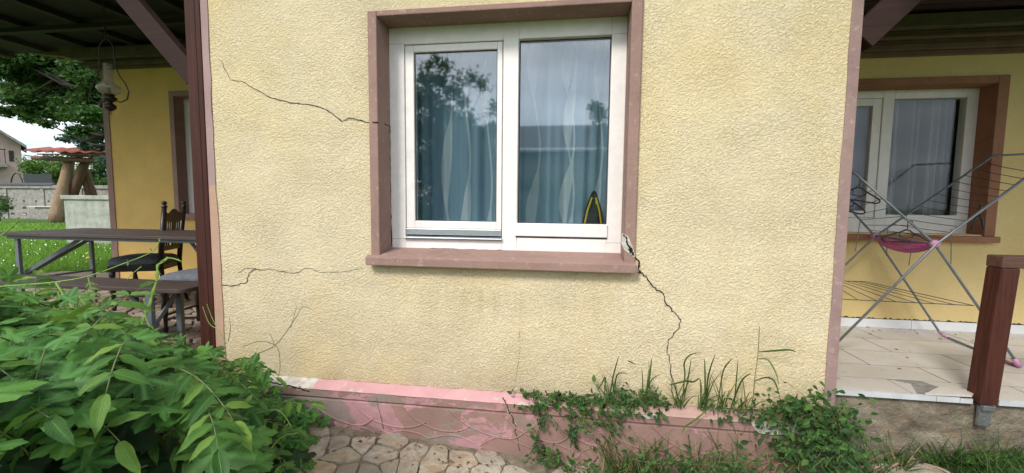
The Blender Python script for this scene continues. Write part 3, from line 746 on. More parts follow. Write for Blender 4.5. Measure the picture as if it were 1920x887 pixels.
# post with brace
m = MB(); post_x0, post_x1 = -2.425, XL-.047; m.box(post_x0, post_x1, -.012, .09, gz(-2.4, 0)-.1, 3.16); obj('porch_post', m, M['post'], house, bevel=.006)
m = MB(); m.box(-2.352, -2.349, -.0135, -.0125, .5, 3.1); obj('drying_split', m, M['crack'], house)
m = MB(); m.bar((-2.40, .035, 2.28), (-3.12, .035, 3.08), .12, .07, (0, 1, 0)); obj('brace', m, M['brace'], house, bevel=.004)
# left porch floor slab and paving
m = MB(); m.box(-7.6, XL-.05, -.02, YL+.5, .1, FL-.028); obj('porch_floor', m, M['mortar'], house)
m = MB(); stones(m, voronoi(-7.6, XL-.05, -.0, YL-.02, .19, 9, .010, None, .62), lambda x, y: FL-.034, .03, .004)
obj('porch_paving', m, M['stone2'], house)

# ------------------------------------------------ right porch
w0 = 1.62; W1 = atY(1892, 141, YR).x; WT = atY(1892, 141, YR).z; WB = atY(1866, 455, YR).z
m = MB(); HL, HR, HB, HT = 1.70, W1-.075, WB+.06, WT-.055
wall_holes(m, XR-.001, 6.2, .2, 3.6, YR, YR+.26, (HL, HR, HB, HT))
m.box(6.0, 6.24, YR+.26, 6.2, .2, 3.6); m.box(XLE, 6.24, 6.2, 6.44, .2, 3.6)
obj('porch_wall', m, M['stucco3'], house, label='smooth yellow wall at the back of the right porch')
m = MB(); ring(m, (w0, W1, WB+.05, WT), (HL+.001, HR-.001, WB+.05, HT-.001), YR-.018, YR+.15)
obj('window_surround', m, M['trim2'], house, bevel=.005)
m = MB(); m.box(w0-.04, W1+.01, YR-.055, YR+.15, WB, WB+.0495); obj('window_sill', m, M['trim2'], house, bevel=.006)
a0, a1, b0, b1 = HL+.002, HR-.002, HB-.01, HT-.002; yw = YR+.13
p = atY(1678, 185, yw); q = atY(1794, 404, yw); ml = atY(1657, 187, yw).x
m = MB(); gx0, gx1, gzb, gzt = p.x, q.x+.0, q.z, atY(1740, 184, yw).z
m.box(gx1, a1, yw, yw+.07, b0, b1); m.box(ml, gx0, yw, yw+.07, b0, b1)
m.box(gx0, gx1, yw, yw+.07, gzt, b1); m.box(gx0, gx1, yw, yw+.07, b0, gzb)
m.box(a0, a0+.08, yw, yw+.07, b0, b1); m.box(a0+.08, ml, yw, yw+.07, gzt+.01, b1); m.box(a0+.08, ml, yw, yw+.07, b0, gzb-.03)
f3 = obj('window_frame', m, M['white2'], house, bevel=.004)
m = MB(); m.box(gx0-.003, gx1+.003, yw+.03, yw+.036, gzb-.003, gzt+.003); obj('glass_pane', m, M['glass2'], f3)
m = MB(); ring(m, (a0+.082, ml-.002, gzb-.028, gzt+.008), (a0+.14, ml-.07, gzb+.03, gzt-.05), yw+.008, yw+.06); obj('sash', m, M['white2'], f3, bevel=.004)
m = MB(); m.box(a0+.13, ml-.06, yw+.03, yw+.036, gzb+.02, gzt-.04); obj('glass_pane', m, M['glass2'], f3)
# cornice
m = MB()
for z0, z1, d in ((2.655, 2.695, .03), (2.695, 2.74, .06), (2.74, 2.77, .045), (2.77, 2.795, .09), (2.795, 2.83, .07)): m.box(XR+.001, 6.0, YR-d, YR+.1, z0+.03, z1+.029)
obj('cornice', m, M['corn2'], house, bevel=.006)
m = MB(); m.box(XR+.001, 6.3, YR-.14, YR+.05, 2.861, 2.96); obj('cornice', m, M['corn'], house, bevel=.006)
m = MB(); m.box(XR+.002, 6.3, -.85, YR+.05, 3.0, 3.08)  # unseen front overhang lengthened to darken the upper porch wall
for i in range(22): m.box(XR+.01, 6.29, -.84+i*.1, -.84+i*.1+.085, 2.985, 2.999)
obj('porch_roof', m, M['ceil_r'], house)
m = MB(); m.box(XR+.01, 6.29, .0, .10, 2.86, 2.984); obj('porch_beam', m, M['post'], house, bevel=.006)
m = MB(); m.bar((1.455, .05, 2.36), (1.96, .05, 2.88), .13, .08, (0, 1, 0)); obj('brace', m, M['brace'], house, bevel=.004)
# main roof; its unseen front eave is added for soft shadows on the wall
m = MB(); m.prism([(-6.2, -.65, 3.63), (-6.2, -.65, 3.70), (-6.2, 2.9, 5.2), (-6.2, 6.9, 3.70), (-6.2, 6.9, 3.63)], (12.7, 0, 0)); obj('roof', m, M['rooftile'], house)
# tiled floor
m = MB(); m.box(XR+.002, 6.2, .045, YR+.01, -.2, FR-.012); obj('foundation', m, M['conc'], house)
m = MB(); rows = [.03, .235, .47, .745, 1.045, 1.345]; rows = [.034, .31, .585, .86, 1.135, YR-.001]
rows = [.036, .228, .457, .742, 1.045, YR-.001]
offs = [1.22, .93, 1.28, .98, 1.12]
r = random.Random(2)
for i in range(5):
    y0, y1 = rows[i]+.0025, rows[i+1]-.0025; x = XR+.003
    cuts = sorted([XR+.003]+[offs[i]+k*.62 for k in range(9) if XR+.05 < offs[i]+k*.62 < 6.1]+[6.15])
    for a, b in zip(cuts[:-1], cuts[1:]):
        if i == 0 and a < 1.95 < b: 
            m.prism([(a+.002, y0, FR-.01), (1.86, y0, FR-.01), (1.93, y1-.05, FR-.01), (1.84, y1, FR-.01), (a+.002, y1, FR-.01)], (0, 0, .01)); 
            m.prism([(2.14, y0, FR-.01), (b-.002, y0, FR-.01), (b-.002, y1, FR-.01), (2.02, y1, FR-.01), (2.05, y1-.06, FR-.01)], (0, 0, .01)) if b > 2.25 else None
            continue
        m.box(a+.0042, b-.0042, y0+.0022, y1-.0022, FR-.01, FR+r.uniform(-.0008, .0008))
obj('floor_tile', m, M['tile'], house)
m = MB(); m.box(XR+.003, 6.15, .037, YR, FR-.016, FR-.0018); obj('floor_grout', m, M['grout'], house)
m = MB(); m.box(1.78, 2.15, .04, .225, FR-.0016, FR-.0004); obj('tile_bed', m, simple('old grey tile mortar', (.24, .225, .20), .95, 0, .35, 30, .9, 60, .02), house)
m = MB(); m.box(XR+.003, 1.94, .022, .035, FR-.028, FR+.001); m.box(1.943, 2.05, .022, .035, FR-.028, FR+.001); m.box(2.23, 6.15, .022, .035, FR-.028, FR+.001); m.box(2.053, 2.11, .022, .035, FR-.028, FR-.003)
obj('edge_trim', m, simple('grey white edge profile', (.50, .52, .53), .5), house)
m = MB(); x = XR+.003
for b in (1.93, 2.79, 3.65, 4.5, 5.3, 6.15): m.box(x+.002, b-.002, YR-.012, YR-.002, FR+.001, FR+.072); x = b
obj('skirting_tile', m, M['tile_white'], house)
m = MB(); V = []; F = []; r = random.Random(5)
xx = XR
while xx < 5.5:
    V += [(xx, YR-.0015, FR+.070), (xx, YR-.0015, FR+.075+r.random()**2*.012)]; xx += .012
F = [(2*i, 2*i+2, 2*i+3, 2*i+1) for i in range(len(V)//2-1)]; m.add(V, F); obj('grime_line', m, M['grout'], house)
m = MB()
p = [atZ(*q_, FR+.013) for q_ in ((1735, 737), (1762, 726), (1815, 733), (1826, 740), (1822, 744))]
P = [Vector((a.x, a.y, FR+.003+.012*(a.x-1.9)/.3)) for a in p]; m.prism(P, (0, 0, .009))
tag(obj('broken_tile', m, M['tile'], None), 'loose broken piece of cream tile at the porch edge beside the wooden post', 'tile')

# ================================================================== CURTAINS
def curtain(name, x0, x1, y, z0, z1, folds, amp, mat, seed, label, cat='curtain', ur=(0, 1), taper=None):
    r = random.Random(seed); n = 260; mrow = 14; V = []; F = []; UV = []; ph = [r.uniform(0, 6.28) for _ in range(4)]
    for j in range(mrow+1):
        v = j/mrow; z = z0+(z1-z0)*v
        for i in range(n+1):
            u = i/n; s = u
            if taper: s = u+(taper(u, v))
            x = x0+(x1-x0)*s
            k = .6+.4*math.sin(2*PI*u*1.7+ph[0])
            off = amp*k*math.sin(2*PI*folds*u+1.6*math.sin(2*PI*u*2.3+ph[1])+.35*(1-v)*math.sin(7*u+ph[2]))+.3*amp*math.sin(2*PI*folds*2.7*u+ph[3])
            V.append((x, y+off, z)); UV.append((ur[0]+(ur[1]-ur[0])*u, v))
    for j in range(mrow):
        for i in range(n): F.append((j*(n+1)+i, j*(n+1)+i+1, (j+1)*(n+1)+i+1, (j+1)*(n+1)+i))
    return tag(obj(name, MB().add(V, F, UV), mat, smooth=True), label, cat)
curtain('curtain', -1.75, .60, .41, .8, 2.75, 11, .04, M['curtain'], 3, 'sheer blue grey curtain with climbing leaf ribbons behind the main window', taper=lambda u, v: -.035*(1-v)*max(0, u-.75)*4)
curtain('curtain', ml-.10, gx1+.04, yw+.15, 1.0, 2.75, 5, .07, M['curtain_grey'], 8, 'pale grey folded curtain behind the right pane of the porch window')
curtain('curtain', 1.5, ml-.02, yw+.11, 1.0, 2.75, 3, .025, M['curtain_lilac'], 9, 'lilac white curtain behind the left sash of the porch window')
curtain('curtain', lx0, lx1, YL+.33, 1.1, 3.0, 6, .03, M['curtain_grey'], 10, 'sheer curtain behind the left porch window')

# iron standing on the inner window board
irn = thing('clothes_iron', 'black clothes iron with yellow trim standing upright behind the right window pane', 'iron', (.14, .27, 1.31))
m = MB(); m.box(-1.15, .30, .24, .55, 1.27, 1.305); obj('inner_window_board', m, M['white'], house)
bx, by, bz = .140, .27, 1.305
out2 = [(-.070, 0), (-.071, .06), (-.060, .12), (-.042, .19), (-.018, .262), (0, .285), (.018, .262), (.042, .19), (.060, .12), (.071, .06), (.070, 0)]
sh = lambda x, z: (bx+x+.012*z, z+bz)
m = MB(); m.prism([(sh(x*.98, z)[0], by-.004, sh(x, z)[1]) for x, z in out2], (0, .010, 0)); obj('soleplate', m, M['black'], irn)
m = MB(); V = []; n = len(out2)
for k, (sc_, dy) in enumerate(((1.02, .006), (1.0, .03), (.84, .055), (.5, .070))):
    for x, z in out2: X, Z = sh(x*sc_, .10+(z-.10)*sc_); V.append((X, by+dy, Z))
F = [(k*n+i, k*n+(i+1) % n, (k+1)*n+(i+1) % n, (k+1)*n+i) for k in range(3) for i in range(n)]; F.append(tuple(3*n+i for i in range(n)))
m.add(V, F); obj('body', m, M['black'], irn)
m = MB()
for s in (-1, 1): m.tube([(sh(s*.060, .0)[0], by-.010, sh(0, .0)[1]), (sh(s*.050, .08)[0], by-.010, sh(0, .08)[1]), (sh(s*.036, .16)[0], by-.010, sh(0, .16)[1]), (sh(s*.012, .24)[0], by-.010, sh(0, .24)[1])], .006, 6)
obj('yellow_trim', m, M['yellow'], irn)
m = MB(); m.tube([(sh(0, .03)[0], by+.06, sh(0, .03)[1]), (sh(0, .02)[0], by+.12, sh(0, .03)[1]), (sh(0, .13)[0], by+.13, sh(0, .15)[1]), (sh(0, .2)[0], by+.05, sh(0, .22)[1])], .014, 8); obj('handle', m, M['black'], irn)
m = MB(); m.prism([(sh(x*.40, 0)[0], by-.008, sh(0, z*.62+.02)[1]) for x, z in out2], (0, .004, 0)); obj('front_inset', m, M['black'], irn)
m = MB(); 
for k, zz in enumerate((.20, .208, .216)): m.box(sh(.010, zz)[0], sh(.024, zz)[0], by-.013, by-.012, sh(0, zz)[1], sh(0, zz+.003)[1])
obj('side_marking', m, M['white'], irn)

# ================================================================== LEFT PORCH FURNITURE
# beer table
tz = FL+.76
tb = thing('folding_table', 'long brown wooden folding table with grey crossed steel legs on the left porch', 'table', (-3.85, .85, FL))
tx0, tx1, ty0, ty1 = -4.95, -2.72, .52, 1.22
def rrect(x0, x1, y0, y1, rr, z):
    P = []
    for cx, cy, a in ((x1-rr, y1-rr, 0), (x0+rr, y1-rr, 1), (x0+rr, y0+rr, 2), (x1-rr, y0+rr, 3)):
        for k in range(5): an = PI/2*(a+k/4); P.append((cx+rr*math.cos(an), cy+rr*math.sin(an), z))
    return P
m = MB(); m.prism(rrect(tx0, tx1, ty0, ty1, .05, tz-.027), (0, 0, .027)); obj('tabletop', m, M['tabletop'], tb, bevel=.004)
m = MB(); m.box(tx0+.08, tx1-.08, ty0+.04, ty0+.06, tz-.055, tz-.028); m.box(tx0+.08, tx1-.08, ty1-.06, ty1-.04, tz-.055, tz-.028); obj('under_rail', m, M['grey_metal'], tb)
for lx in (tx0+.14, tx1-.16):
    for ly in (ty0+.05, ty1-.09):
        m = MB(); m.box(lx, lx+.034, ly, ly+.026, FL, tz-.03); obj('leg', m, M['grey_metal'], tb, bevel=.003)
    m = MB(); m.bar((lx+.02, ty0+.06, tz-.40), (lx+.02, ty1-.08, tz-.10), .012, .03); m.bar((lx+.02, ty0+.06, tz-.42), (lx+.02, ty1-.08, tz-.42), .018, .018)
    sgn = 1 if lx < -4 else -1
    m.bar((lx+.02, ty0+.1, tz-.36), (lx+.02+sgn*.42, ty0+.25, tz-.05), .012, .03)
    obj('cross_brace', m, M['grey_metal'], tb)
# beer bench
bn = thing('folding_bench', 'narrow brown wooden bench with grey steel legs in front of the porch table', 'bench', (-3.5, .08, FL))
bx0, bx1, by0, by1, bz_ = -4.72, -2.50, -.06, .22, FL+.47
m = MB(); m.prism(rrect(bx0, bx1, by0, by1, .04, bz_-.027), (0, 0, .027)); obj('seat', m, M['tabletop'], bn, bevel=.004)
for lx in (bx0+.28, bx1-.30):
    for ly in (by0+.02, by1-.05):
        m = MB(); m.box(lx, lx+.042, ly, ly+.03, FL, bz_-.03); obj('leg', m, M['grey_metal'], bn, bevel=.003)
    m = MB(); m.bar((lx+.02, by0+.03, bz_-.30), (lx+.02, by1-.04, bz_-.06), .012, .028); m.bar((lx+.02, by0+.03, FL+.10), (lx+.02, by1-.04, FL+.10), .015, .02)
    m.bar((lx+.02, by0+.08, bz_-.28), (lx+.02+(.3 if lx < -3.5 else -.3), by0+.12, bz_-.04), .012, .028); obj('cross_brace', m, M['grey_metal'], bn)
# carved chair (faces local -x, origin at floor centre)
def make_chair(label, loc, rz):
    t = thing('chair', label, 'chair', (0, 0, 0), 'carved dining chairs on the left porch')
    m = MB(); V = []
    n = 28
    for (s, z) in ((.86, .43), (.98, .44), (1.0, .462), (.97, .485), (.85, .502), (.5, .512), (0.01, .515)):
        for k in range(n):
            a = 2*PI*k/n; sx = abs(math.cos(a))**.55*math.copysign(1, math.cos(a)); syy = abs(math.sin(a))**.55*math.copysign(1, math.sin(a))
            V.append((-.235*sx*s*1.0-.01, .235*syy*s*(1.06 if math.cos(a) > 0 else .92), z))
    F = [(i*n+k, i*n+(k+1) % n, (i+1)*n+(k+1) % n, (i+1)*n+k) for i in range(6) for k in range(n)]; F.append(tuple(range(n-1, -1, -1)))
    m.add(V, F); obj('seat_pad', m, M['seat'], t, smooth=True, local=True)
    m = MB(); m.box(-.22, .20, -.20, .20, .37, .432); obj('seat_frame', m, M['chair'], t, bevel=.01, local=True)
    turn = [(.014, 0), (.020, .03), (.013, .06), (.018, .14), (.026, .22), (.018, .28), (.014, .30), (.024, .33), (.024, .38)]
    for s in (-1, 1):
        m = MB(); m.lathe(turn, (-.19, s*.18, 0), 12); obj('leg', m, M['chair'], t, smooth=True, local=True)
        m = MB(); m.tube([(.26, s*.17, 0), (.22, s*.175, .15), (.20, s*.18, .40)], [.015, .018, .021], 10); obj('leg', m, M['chair'], t, smooth=True, local=True)
        m = MB(); m.tube([(.20, s*.18, .40), (.215, s*.185, .6), (.26, s*.195, .98)], [.021, .024, .021], 10)
        m.lathe([(.012, 0), (.026, .012), (.026, .02), (.012, .03), (.022, .045), (.024, .055), (.012, .068), (.002, .07)], (.262, s*.196, .975), 12); obj('back_post', m, M['chair'], t, smooth=True, local=True)
    m = MB(); P = []
    for i in range(15):
        y = -.185+.37*i/14; P.append((.245, y, .93+.028*math.cos(y*26)*math.exp(-abs(y)*3)+.01))
    for i in range(14, -1, -1):
        y = -.185+.37*i/14; P.append((.238, y, .84-.01*math.cos(y*17)))
    m.prism(P, (.022, 0, 0)); obj('top_rail', m, M['chair'], t, bevel=.003, local=True)
    m = MB(); m.bar((.212, -.18, .58), (.212, .18, .58), .022, .045); obj('lower_rail', m, M['chair'], t, bevel=.003, local=True)
    for y in (-.13, -.09, -.05, .05, .09, .13):
        m = MB(); m.tube([(.214, y, .60), (.225, y, .70), (.24, y, .85)], [.007, .010, .007], 8); obj('spindle', m, M['chair'], t, smooth=True, local=True)
    m = MB(); m.prism([(.222, -.02, .60), (.222, .02, .60), (.228, .028, .66), (.232, .018, .72), (.236, .03, .78), (.240, .022, .85), (.240, -.022, .85), (.236, -.03, .78), (.232, -.018, .72), (.228, -.028, .66)], (.012, 0, 0)); obj('splat', m, M['chair'], t, local=True)
    m = MB(); m.tube([(-.19, -.18, .15), (-.19, .18, .15)], .010, 8)
    for s in (-1, 1): m.tube([(-.19, s*.18, .12), (.225, s*.175, .14)], .010, 8)
    obj('stretcher', m, M['chair'], t, local=True)
    t.location = loc; t.rotation_euler = (0, 0, rz); return t
make_chair('dark carved chair with grey round seat facing left behind the table', (-4.18, 1.16, FL), math.radians(24))
ch = make_chair('dark chair with grey seat half hidden by the red porch post', (-3.02, .62, FL), math.radians(8)); 
ch.scale = (.95, .95, .93)

# hanging oil lamp
LY = .9
lc = atY(207, 205, LY)
lp = thing('hanging_lamp', 'old oil lamp with glass chimney hanging in an iron hoop under the porch roof', 'lamp', (lc.x, LY, lc.z+.4))
lx, lz = lc.x, lc.z
m = MB(); m.lathe([(.004, -.03), (.03, -.012), (.045, .006), (.040, .03), (.018, .04), (.022, .055), (.048, .07), (.052, .09), (.035, .105), (.030, .12)], (lx, LY, lz+.01), 20); obj('oil_font', m, M['brass'], lp, smooth=True)
m = MB(); m.lathe([(.032, .125), (.070, .145), (.090, .18), (.082, .21), (.045, .235), (.034, .26), (.033, .40)], (lx, LY, lz), 22); obj('glass_chimney', m, M['lampglass'], lp, smooth=True)
m = MB(); m.lathe([(.034, .12), (.04, .135), (.014, .14), (.012, .19)], (lx, LY, lz), 14); obj('burner', m, M['brass'], lp, smooth=True)
m = MB()
hp = [(0, .62), (.035, .605), (.075, .55), (.080, .46), (.085, .37), (.12, .29), (.175, .22), (.205, .15), (.185, .085), (.12, .06), (.05, .075)]
for s in (-1, 1): m.tube([(lx+s*x, LY, lz+z-.0) for x, z in hp], .0055, 8)
m.tube([(lx+.012*math.cos(t), LY, lz-.035+.012*math.sin(t)) for t in [2*PI*k/12 for k in range(13)]], .003, 6)
obj('iron_hoop', m, M['brass'], lp, smooth=True)
m = MB(); zz = lz+.62; k = 0
while zz < 3.34:
    m.tube([(lx+(.009*math.cos(t) if k % 2 else 0), LY+(0 if k % 2 else .009*math.cos(t)), zz+.016+.018*math.sin(t)) for t in [2*PI*j/10 for j in range(11)]], .0028, 5); zz += .028; k += 1
obj('chain', m, M['brass'], lp)
# wall light on the cornice
wl = atY(312, 97, 2.10)
m = MB(); m.lathe([(.10, 0), (.105, -.03), (.075, -.075), (.002, -.095)], (wl.x, 2.12, 3.36), 20, (0, -.25, 1)); tag(obj('ceiling_light', m, M['creamlamp'], smooth=True), 'small cream dome light on the dark cornice of the left porch', 'light')

# ================================================================== RIGHT PORCH THINGS
F1 = atZ(1912, 688, FR+.008); F2 = atZ(1765, 628, FR+.008); ax = (F2-F1).normalized()
PP = lambda px, py, F_: atPlane(px, py, F_, ax)
P1, P2 = PP(1752, 457, F1), PP(1640, 442, F2)
A1, A2 = PP(1600, 322, F1), PP(1578, 374, F2)
Bf1, Bf2 = PP(1572, 640, F1), PP(1580, 500, F2)
Bf1 = P1+(Bf1-P1)*((P1.z-FR-.008)/(P1.z-Bf1.z)); Bf2 = P2+(Bf2-P2)*((P2.z-FR-.008)/(P2.z-Bf2.z))
Bt1, Bt2 = PP(1920, 335, F1), PP(1862, 292, F2)
Bt1 = P1+(Bt1-P1)*1.18
A1 = P1+(A1-P1)*1.12; A2 = P2+(A2-P2)*1.3
ar = thing('drying_rack', 'folding grey clothes drying rack with pink joints on the tiled right porch', 'drying rack', (P1.x, .9, FR))
R_ = .0078
def rod(name, pts, mat='airer', rr=R_): m = MB(); m.tube(pts, rr, 10); return obj(name, m, M[mat], ar, smooth=True)
d1 = (F1-P1).normalized(); d2 = (F2-P2).normalized()
rod('frame_tube', [A1, P1, F1-d1*.05, F1-d1*.012-ax*-.02, F1+ax*.06, F2-ax*.06, F2-d2*.02, F2-d2*.06, P2, A2])
rod('frame_tube', [Bt1, P1+Vector((0, -.015, 0)), Bf1, Bf1+ax*.03, Bf2-ax*.03, Bf2, P2+Vector((0, -.015, 0)), Bt2, Bt2+(Bt1-Bt2)*.0])
rod('cross_tube', [A1, A2]); 
# upper wing: top bar continues right
TW = Bt2+Vector((.62, -.02, .03)); rod('wing_tube', [Bt2, TW]); rod('wing_tube', [Bt1, Bt1+Vector((.25, -.03, .13))])
rod('cross_tube', [P1, P2], rr=.007)
m = MB()
for k in range(1, 13):
    t = k/13; a = P2.lerp(Bt2, t); b = P1.lerp(Bt1, t*1.0); m.tube([a, a.lerp(b, .5)-Vector((0, 0, .004)), b], .0022, 5)
for k in range(1, 9):
    t = k/9; a = P2.lerp(A2, t); b = P1.lerp(A1, t); m.tube([a, b], .0022, 5)
q0, q1 = P2.lerp(A2, .02), P2.lerp(Bt2, .05)
obj('drying_wire', m, M['wire'], ar)
# lower wire shelf
c1, c2, c3, c4 = [atZ(*p_, .93) for p_ in ((1578, 533), (1655, 562), (1824, 573), (1621, 528))]
S = [atPlane(1545, 528, F1.lerp(F2, .15), ax), atPlane(1825, 573, F1.lerp(F2, .15), ax), atPlane(1622, 527, F2, ax), atPlane(1545, 531, F2, ax)]
lowz = 0
g = [atY(1500, 520, .85), atY(1826, 573, .85), atY(1700, 540, 1.25), atY(1500, 535, 1.25)]
n1, n2, n3, n4 = atY(1560, 560, .72), atY(1826, 573, .80), atY(1622, 528, 1.25), atY(1520, 526, 1.25)
m = MB(); m.tube([n1, n2], .003, 5); m.tube([n2, n3], .003, 5); m.tube([n3, n4], .003, 5)
for k in range(1, 7):
    t = k/7; m.tube([n3.lerp(n4, t*.8), n2.lerp(n1, t*.95)], .0022, 5)
obj('lower_wire_shelf', m, M['wire'], ar)
m = MB()
for (a, b) in (((1613, 415), (1604, 470)), ((1665, 425), (1662, 480)), ((1712, 447), (1704, 498)), ((1784, 430), (1783, 495))):
    pa = atY(*a, 1.0); pb = atY(*b, 1.0); m.tube([pa, pb], .003, 5)
obj('hanging_strut', m, M['airer'], ar)
for P_ in (P1, P2):
    m = MB(); m.lathe([(.014, -.02), (.024, -.018), (.026, 0), (.024, .018), (.014, .02)], P_, 14, tuple(ax)); obj('joint', m, M['pink'], ar, smooth=True)
for P_, d_ in ((F1, d1), ):
    m = MB(); m.tube([P_-d_*.06, P_-d_*.01, P_+ax*.03+Vector((0, 0, .002))], [.014, .016, .0135], 10); obj('foot_cap', m, M['pink'], ar, smooth=True)
m = MB(); m.tube([F1+ax*.02, F1+ax*.10], .0095, 10); m.tube([F2-ax*.07, F2-d2*.015, F2-d2*.03], .0095, 10); obj('foot_cap', m, M['pink'], ar, smooth=True)
# peg basket hanging between the joints
bk = thing('peg_basket', 'magenta slatted plastic peg basket hung between the joints of the drying rack', 'basket', tuple(P1.lerp(P2, .5)))
m = MB(); pa, pb = P2.lerp(P1, .06)+Vector((0, -.02, -.004)), P2.lerp(P1, .94)+Vector((0, -.02, -.004))
side = Vector((1, 0, 0)); N = 26
def bp(t, w_):
    b = pa.lerp(pb, t); sag = .085*math.sin(PI*min(1, max(0, t)))**.6
    return b+Vector((w_*.10*math.sin(PI*t)**.5, 0, -sag*(1-w_*w_*.75)))
for i in range(N+1):
    t = .02+.96*i/N; m.tube([bp(t, w_) for w_ in (-1, -.6, -.2, .2, .6, 1)], .0042, 5)
for w_ in (-1, -.5, 0, .5, 1): m.tube([bp(.02+.96*i/N, w_) for i in range(N+1)], .0045 if abs(w_) < 1 else .006, 5)
obj('basket_body', m, M['magenta'], bk, local=False)
# hangers
def hanger(label, c, wd, hz, rot, name='coat_hanger'):
    t = thing(name, label, 'hanger', c, 'black coat hangers on the drying rack')
    m = MB(); h = wd/2
    m.tube([(-h+.03, 0, -.125), (-h+.01, 0, -.118), (-h, 0, -.105), (-h+.012, 0, -.092), (0-.05, 0, -.045), (-.02, 0, -.03), (0, 0, -.028), (.02, 0, -.03), (.05, 0, -.045), (h-.012, 0, -.092), (h, 0, -.105), (h-.01, 0, -.118), (h-.03, 0, -.125), (0, 0, -.118), (-h+.03, 0, -.125)], .0055, 8)
    m.tube([(-.065, 0, -.055), (-.055, 0, -.078), (0, 0, -.088), (.055, 0, -.078), (.065, 0, -.055)], .004, 6)
    obj('hanger_frame', m, M['black'], t, local=True, smooth=True)
    m = MB(); m.tube([(0, 0, -.03), (0, 0, 0)]+[(.018-.0+.022*math.cos(PI-a)-.0, 0, .022+.022*math.sin(a)) for a in [PI*k/8*1.25-.6 for k in range(9)]], .003, 6); obj('hook', m, M['black'], t, local=True, smooth=True)
    t.rotation_euler = rot; return t
h1 = atY(1702, 424, .98); hanger('black coat hanger over the peg basket', h1, .42, 0, (0, math.radians(4), math.radians(18)))
h2 = atY(1612, 345, .95); hanger('black coat hanger nearest the mauve corner, high on the rack', h2, .36, 0, (0, math.radians(6), math.radians(12)))
h3 = atY(1590, 365, 1.0); hanger('black coat hanger low behind the mauve corner', h3, .34, 0, (0, math.radians(8), math.radians(15)))
# clip hanging in front of the reveal
cp = atY(1836, 395, 1.2)
hc = thing('clip_hanger', 'black two-armed clip hanging from the rack wires in front of the red brown window reveal', 'clip', cp)
m = MB(); m.tube([(0, 0, .045), (.006, 0, .02), (0, 0, 0), (0, 0, -.03)], .006, 8); obj('hook', m, M['black'], hc, local=True, smooth=True)
for s in (-1, 1):
    m = MB(); m.tube([(0, 0, -.03), (s*.02, 0, -.06), (s*.032, 0, -.11), (s*.040, 0, -.145)], [.007, .008, .006, .009], 8); obj('clip_arm', m, M['black'], hc, local=True, smooth=True)
# porch railing
rl = thing('porch_railing', 'red brown wooden railing post and handrail on a steel bracket at the porch edge', 'railing', (2.14, .03, FR))
m = MB(); rp_ = [(2.105, .0), (2.205, .0), (2.205, .12), (2.105, .12)]
m.prism([(2.122, -.004, FR-.02), (2.204, -.004, FR-.02), (2.240, -.004, 1.20), (2.158, -.004, 1.20)], (0, .085, 0)); obj('post', m, M['post2'], rl, bevel=.006)
m = MB(); m.box(2.157, 5.9, -.006, .083, 1.2005, 1.262); obj('handrail', m, M['post2x'], rl, bevel=.006)
m = MB(); m.box(2.2055, 2.31, .01, .08, 1.15, 1.2); 
m = MB(); m.box(5.8, 5.9, -.01, .10, FR, 1.2); obj('post', m, M['post2'], rl, bevel=.006)
m = MB(); m.box(2.128, 2.183, .004, .0215, FR-.135, FR-.03); m.box(2.128, 2.183, -.016, .004, FR-.045, FR-.021); m.lathe([(.007, 0), (.007, -.006)], (2.155, .003, FR-.10), 6, (0, -1, 0)); obj('bracket', m, M['galv'], rl, bevel=.002)

# ================================================================== LEAVES
def hop_template(lobes=5, seed=0):
    r = random.Random(seed); n = 46; O = []
    cx, cy = 0, .34
    for k in range(n):
        a = 2*PI*k/n; # angle from +y (tip)
        aa = a if a <= PI else a-2*PI
        base = 0
        for ang, rad, wd in ((0, .68, .62), (.98, .60, .50), (-.98, .60, .50), (2.05, .47, .45), (-2.05, .47, .45)):
            d = abs(aa-ang); base = max(base, rad*max(0, 1-(d/wd)**1.7*.55))
        if abs(aa) > 2.75: base = max(.16, .42*(1-(abs(aa)-2.75)*1.7))
        base = max(base, .26)*(1+(.055 if k % 2 else -.045))
        O.append((math.sin(aa)*base+cx, math.cos(aa)*base+cy))
    V = [(0, cy, 0)]; UV = [(0, .1)]
    for s in (.55, 1.0):
        for k, (x, y) in enumerate(O):
            X, Y = cx+(x-cx)*s, cy+(y-cy)*s; a = math.atan2(X, Y-cy)
            crease = .035*math.cos(a*5.2)*s
            z = crease-.16*abs(X)**1.5-.13*(Y-cy)**2
            V.append((X, Y, z)); rr_ = math.hypot(X-cx, Y-cy); dv = min((a-q for q in (0, .98, -.98, 2.05, -2.05)), key=abs)
            UV.append((dv*rr_*1.1, rr_*.8+.1))
    F = [(0, 1+k, 1+(k+1) % n) for k in range(n)]+[(1+k, 1+n+k, 1+n+(k+1) % n, 1+(k+1) % n) for k in range(n)]
    return np.array(V), F, UV
def leaflet_template(wmax=.20, wave=.02, droop=.22, nL=9):
    V = []; UV = []; F = []
    for i in range(nL+1):
        t = i/nL; wd = wmax*(math.sin(PI*min(1, t**.80))**.85)*(1-.25*t)+.003
        if t > .8: wd *= (1-t)/.2*.8+.2
        zc_ = -droop*t*t
        for j, s in enumerate((-1, -.5, 0, .5, 1)):
            V.append((s*wd, t, zc_+abs(s)*wd*.45+(wave*math.sin(t*15+s) if abs(s) == 1 else 0))); UV.append((s*.9, t))
    for i in range(nL):
        for j in range(4): F.append((i*5+j, (i+1)*5+j, (i+1)*5+j+1, i*5+j+1))
    return np.array(V), F, UV
HOP = [hop_template(5, k) for k in range(2)]; LFT = leaflet_template(.175, .028, .26); LFT2 = leaflet_template(.24, .012, .12, 6)
OV = leaflet_template(.26, .006, .15, 4)
